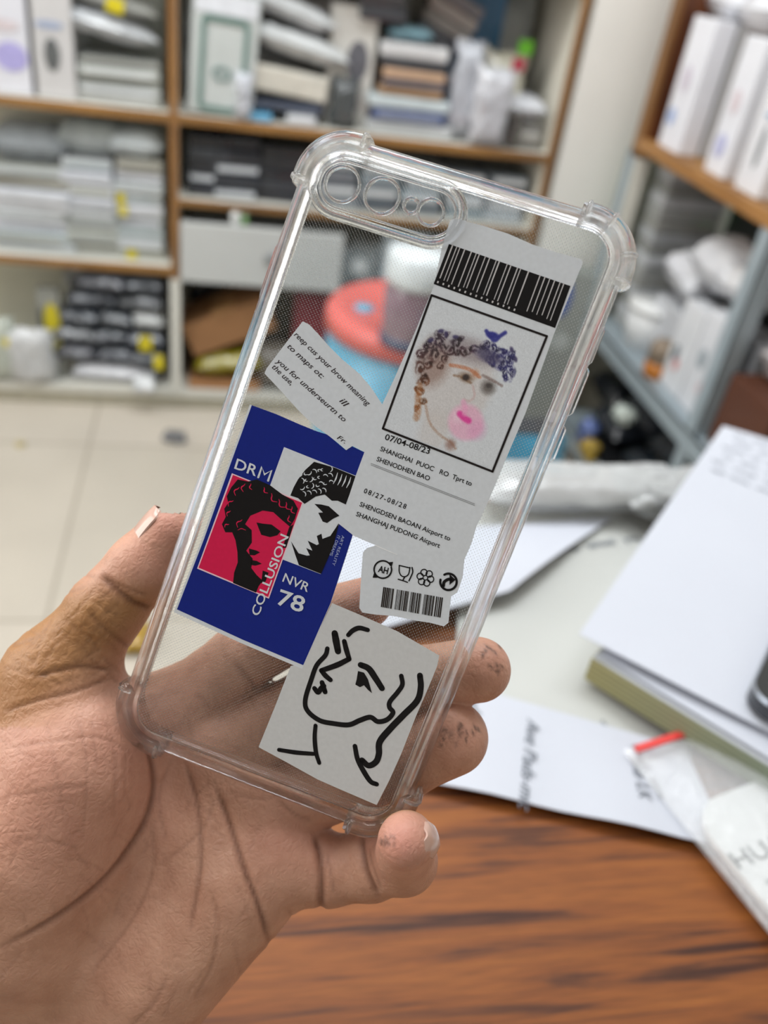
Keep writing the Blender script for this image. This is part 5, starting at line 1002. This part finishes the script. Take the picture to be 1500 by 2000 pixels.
for P, hw, dp_, rg in CRE:
    P = [np.array(p) for p in smooth_line(P, 5)]; lo = np.min(P, 0) - 40; hi = np.max(P, 0) + 40
    m_ = front & (Pp[:, 0] > lo[0]) & (Pp[:, 0] < hi[0]) & (Pp[:, 1] > lo[1]) & (Pp[:, 1] < hi[1]); ix = np.where(m_)[0]
    if not len(ix): continue
    dm = np.full(len(ix), 1e9); tt_ = np.zeros(len(ix)); nP = len(P)
    for j, (a, b) in enumerate(zip(P[:-1], P[1:])):
        ab = b - a; t_ = np.clip(((Pp[ix] - a) @ ab) / (ab @ ab + 1e-9), 0, 1); d_ = np.linalg.norm(Pp[ix] - (a + t_[:, None] * ab), axis=1); u_ = d_ < dm; dm[u_] = d_[u_]; tt_[u_] = (j + t_[u_]) / nP
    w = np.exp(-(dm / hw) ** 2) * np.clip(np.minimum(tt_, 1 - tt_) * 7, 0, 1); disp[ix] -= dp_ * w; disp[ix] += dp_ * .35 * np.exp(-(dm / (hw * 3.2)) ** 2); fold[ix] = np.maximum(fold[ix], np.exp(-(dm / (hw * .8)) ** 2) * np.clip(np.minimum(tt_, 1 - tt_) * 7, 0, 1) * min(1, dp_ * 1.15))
V = V + NV_ * disp[:, None]; NV_ = normals(V)
stain = np.zeros(len(V))
for k, (sx, sy, sr, ns) in enumerate([(885, 1440, 26, 14), (915, 1428, 22, 10), (972, 1305, 16, 6), (960, 1270, 18, 7), (758, 1640, 14, 8), (752, 1650, 10, 5)]):
    for q_ in range(ns):
        x, y = sx + rh.uniform(-sr, sr), sy + rh.uniform(-sr, sr) * .6; a = 1.1 + rh.normal(0, .2); dx, dy = Pp[:, 0] - x, Pp[:, 1] - y
        u_ = dx * math.cos(a) + dy * math.sin(a); w = -dx * math.sin(a) + dy * math.cos(a); stain = np.maximum(stain, np.exp(-(u_ / 7) ** 2 - (w / 2.2) ** 2) * .8 * front)
# back-of-hand skin is browner than the palm side; thumb back and knuckles
back = np.clip((Pp[:, 0] * -.66 + Pp[:, 1] * -.75 + 66 + 1085) / 90., 0, 1) * (Pp[:, 1] < 1420) * (Pp[:, 0] < 330) * np.clip((1060 + 120 - Pp[:, 1]) / -60. + 1, 0, 1)
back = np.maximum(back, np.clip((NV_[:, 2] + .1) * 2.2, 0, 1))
pink = np.zeros(len(V))
for x, y, r1, k in ((330, 1020, 60, .7), (785, 1640, 60, 1.), (290, 1090, 60, .4), (250, 1500, 140, .5), (960, 1290, 60, .4), (910, 1430, 70, .4), (560, 1640, 90, .35), (100, 1560, 180, .4), (715, 1180, 60, .6)): pink = np.maximum(pink, k * np.exp(-((Pp[:, 0] - x) ** 2 + (Pp[:, 1] - y) ** 2) / r1 ** 2) * front)
def skin_mat():
    mt, nt, b = newmat('skin'); L = nt.links; tc = N(nt, 'ShaderNodeTexCoord')
    at_ = N(nt, 'ShaderNodeAttribute', attribute_name='skin_tone'); sp = N(nt, 'ShaderNodeSeparateColor'); L.new(at_.outputs['Color'], sp.inputs[0])
    n1 = N(nt, 'ShaderNodeTexNoise', Scale=90.0, Detail=5.0, Roughness=.6); L.new(tc.outputs['Object'], n1.inputs['Vector'])
    rp = N(nt, 'ShaderNodeValToRGB'); rp.color_ramp.elements[0].position = .30; rp.color_ramp.elements[1].position = .70; rp.color_ramp.elements[0].color = lin('b5856e') + (1,); rp.color_ramp.elements[1].color = lin('d0a189') + (1,); L.new(n1.outputs['Fac'], rp.inputs['Fac'])
    def over(prev, fac, c):
        mx = N(nt, 'ShaderNodeMix', data_type='RGBA'); mx.inputs[7].default_value = lin(c) + (1,); L.new(prev, mx.inputs[6]); L.new(fac, mx.inputs[0]); return mx.outputs[2]
    c = over(rp.outputs[0], sp.outputs[1], 'a87a50'); at2 = N(nt, 'ShaderNodeAttribute', attribute_name='blush'); c = over(c, at2.outputs['Fac'], 'cf9082')
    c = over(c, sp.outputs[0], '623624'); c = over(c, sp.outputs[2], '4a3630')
    L.new(c, b.inputs['Base Color']); b.inputs['Roughness'].default_value = .48; b.inputs['Specular IOR Level'].default_value = .4
    b.inputs['Subsurface Weight'].default_value = .12; b.inputs['Subsurface Radius'].default_value = (1, .35, .2); b.inputs['Subsurface Scale'].default_value = .003
    vo = N(nt, 'ShaderNodeTexVoronoi', feature='DISTANCE_TO_EDGE', Scale=620.0); n3 = N(nt, 'ShaderNodeTexNoise', Scale=160.0, Detail=2.0); L.new(tc.outputs['Object'], n3.inputs['Vector'])
    mv = N(nt, 'ShaderNodeVectorMath', operation='SCALE'); mv.inputs['Scale'].default_value = .004; L.new(n3.outputs['Color'], mv.inputs[0]); av = N(nt, 'ShaderNodeVectorMath', operation='ADD'); L.new(tc.outputs['Object'], av.inputs[0]); L.new(mv.outputs[0], av.inputs[1]); L.new(av.outputs[0], vo.inputs['Vector'])
    b1 = N(nt, 'ShaderNodeBump', Strength=.28, Distance=.0007); L.new(vo.outputs['Distance'], b1.inputs['Height'])
    n4 = N(nt, 'ShaderNodeTexNoise', Scale=300.0, Detail=5.0, Distortion=.8); L.new(tc.outputs['Object'], n4.inputs['Vector']); b2 = N(nt, 'ShaderNodeBump', Strength=.28, Distance=.0012); L.new(n4.outputs['Fac'], b2.inputs['Height']); L.new(b1.outputs[0], b2.inputs['Normal']); L.new(b2.outputs[0], b.inputs['Normal']); return mt
SKIN = skin_mat()
VW = (V / 1000) @ MW.T + CAM; org = (HP(120, 1960, 244) / 1000) @ MW.T + CAM
me = bpy.data.meshes.new('hand'); me.from_pydata((VW - org).tolist(), [], Q.tolist()); me.materials.append(SKIN)
me.polygons.foreach_set('use_smooth', [True] * len(Q))
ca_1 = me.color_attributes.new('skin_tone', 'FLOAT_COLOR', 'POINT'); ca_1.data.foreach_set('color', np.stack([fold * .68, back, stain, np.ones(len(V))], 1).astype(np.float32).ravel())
at1 = me.attributes.new('blush', 'FLOAT', 'POINT'); at1.data.foreach_set('value', (pink * .75).astype(np.float32))
bm = bmesh.new(); bm.from_mesh(me); bmesh.ops.recalc_face_normals(bm, faces=bm.faces[:]); bm.to_mesh(me); bm.free(); me.update()
hand = bpy.data.objects.new('hand', me); COL.objects.link(hand); hand.location = org
tag(hand, 'bare left hand of a person, palm towards the viewer, gripping the clear phone case', 'hand')
def nail(px, py, dmm, nrm, along, w, l, mat):
    """a curved fingernail plate: nrm = outward direction, along = towards the tip (camera axes)"""
    c = HP(px, py, dmm); nrm = np.array(nrm, float); nrm /= np.linalg.norm(nrm); al = np.array(along, float); al -= nrm * (al @ nrm); al /= np.linalg.norm(al); sd_ = np.cross(al, nrm); n_ = 11; P = np.zeros((n_, n_, 3))
    for i, u_ in enumerate(np.linspace(-1, 1, n_)):
        for j, v_ in enumerate(np.linspace(-1, 1, n_)):
            ww = w * math.sqrt(max(.05, 1 - max(0, abs(v_) - .55) ** 2 * 4.0)); P[i, j] = c + sd_ * u_ * ww * .5 + al * v_ * l * .5 - nrm * (1.5 * u_ * u_ * w / 9 + .5 * v_ * v_)
    PW = (P / 1000) @ MW.T + CAM - org; NW = MW @ nrm * .0005
    mb = MB().grid(PW).grid(PW - NW, flip=True)
    for e in (PW[0], PW[-1], PW[:, 0], PW[:, -1]): mb.grid(np.stack([e, e - NW]))
    return mb.build('fingernail', mat, hand)
NAIL = pm('cfa99a', .25, .06, 200, coat=.3)
def nail_on(c, r, nrm, along, w, l): 
    n_ = np.array(nrm, float); n_ /= np.linalg.norm(n_); q_ = HP(*c) + n_ * r; nail(q_[0] / q_[2] * F + CX, q_[1] / q_[2] * F + CY, q_[2], nrm, along, w, l, NAIL)
nail_on((796, 1639, 207), 7.45, (.92, -.12, -.38), (-.05, -.55, -.83), 7.5, 9)
nail_on((318, 1054, 229), 8.0, (-.72, -.56, -.38), (.62, -.78, -.02), 9.5, 13)
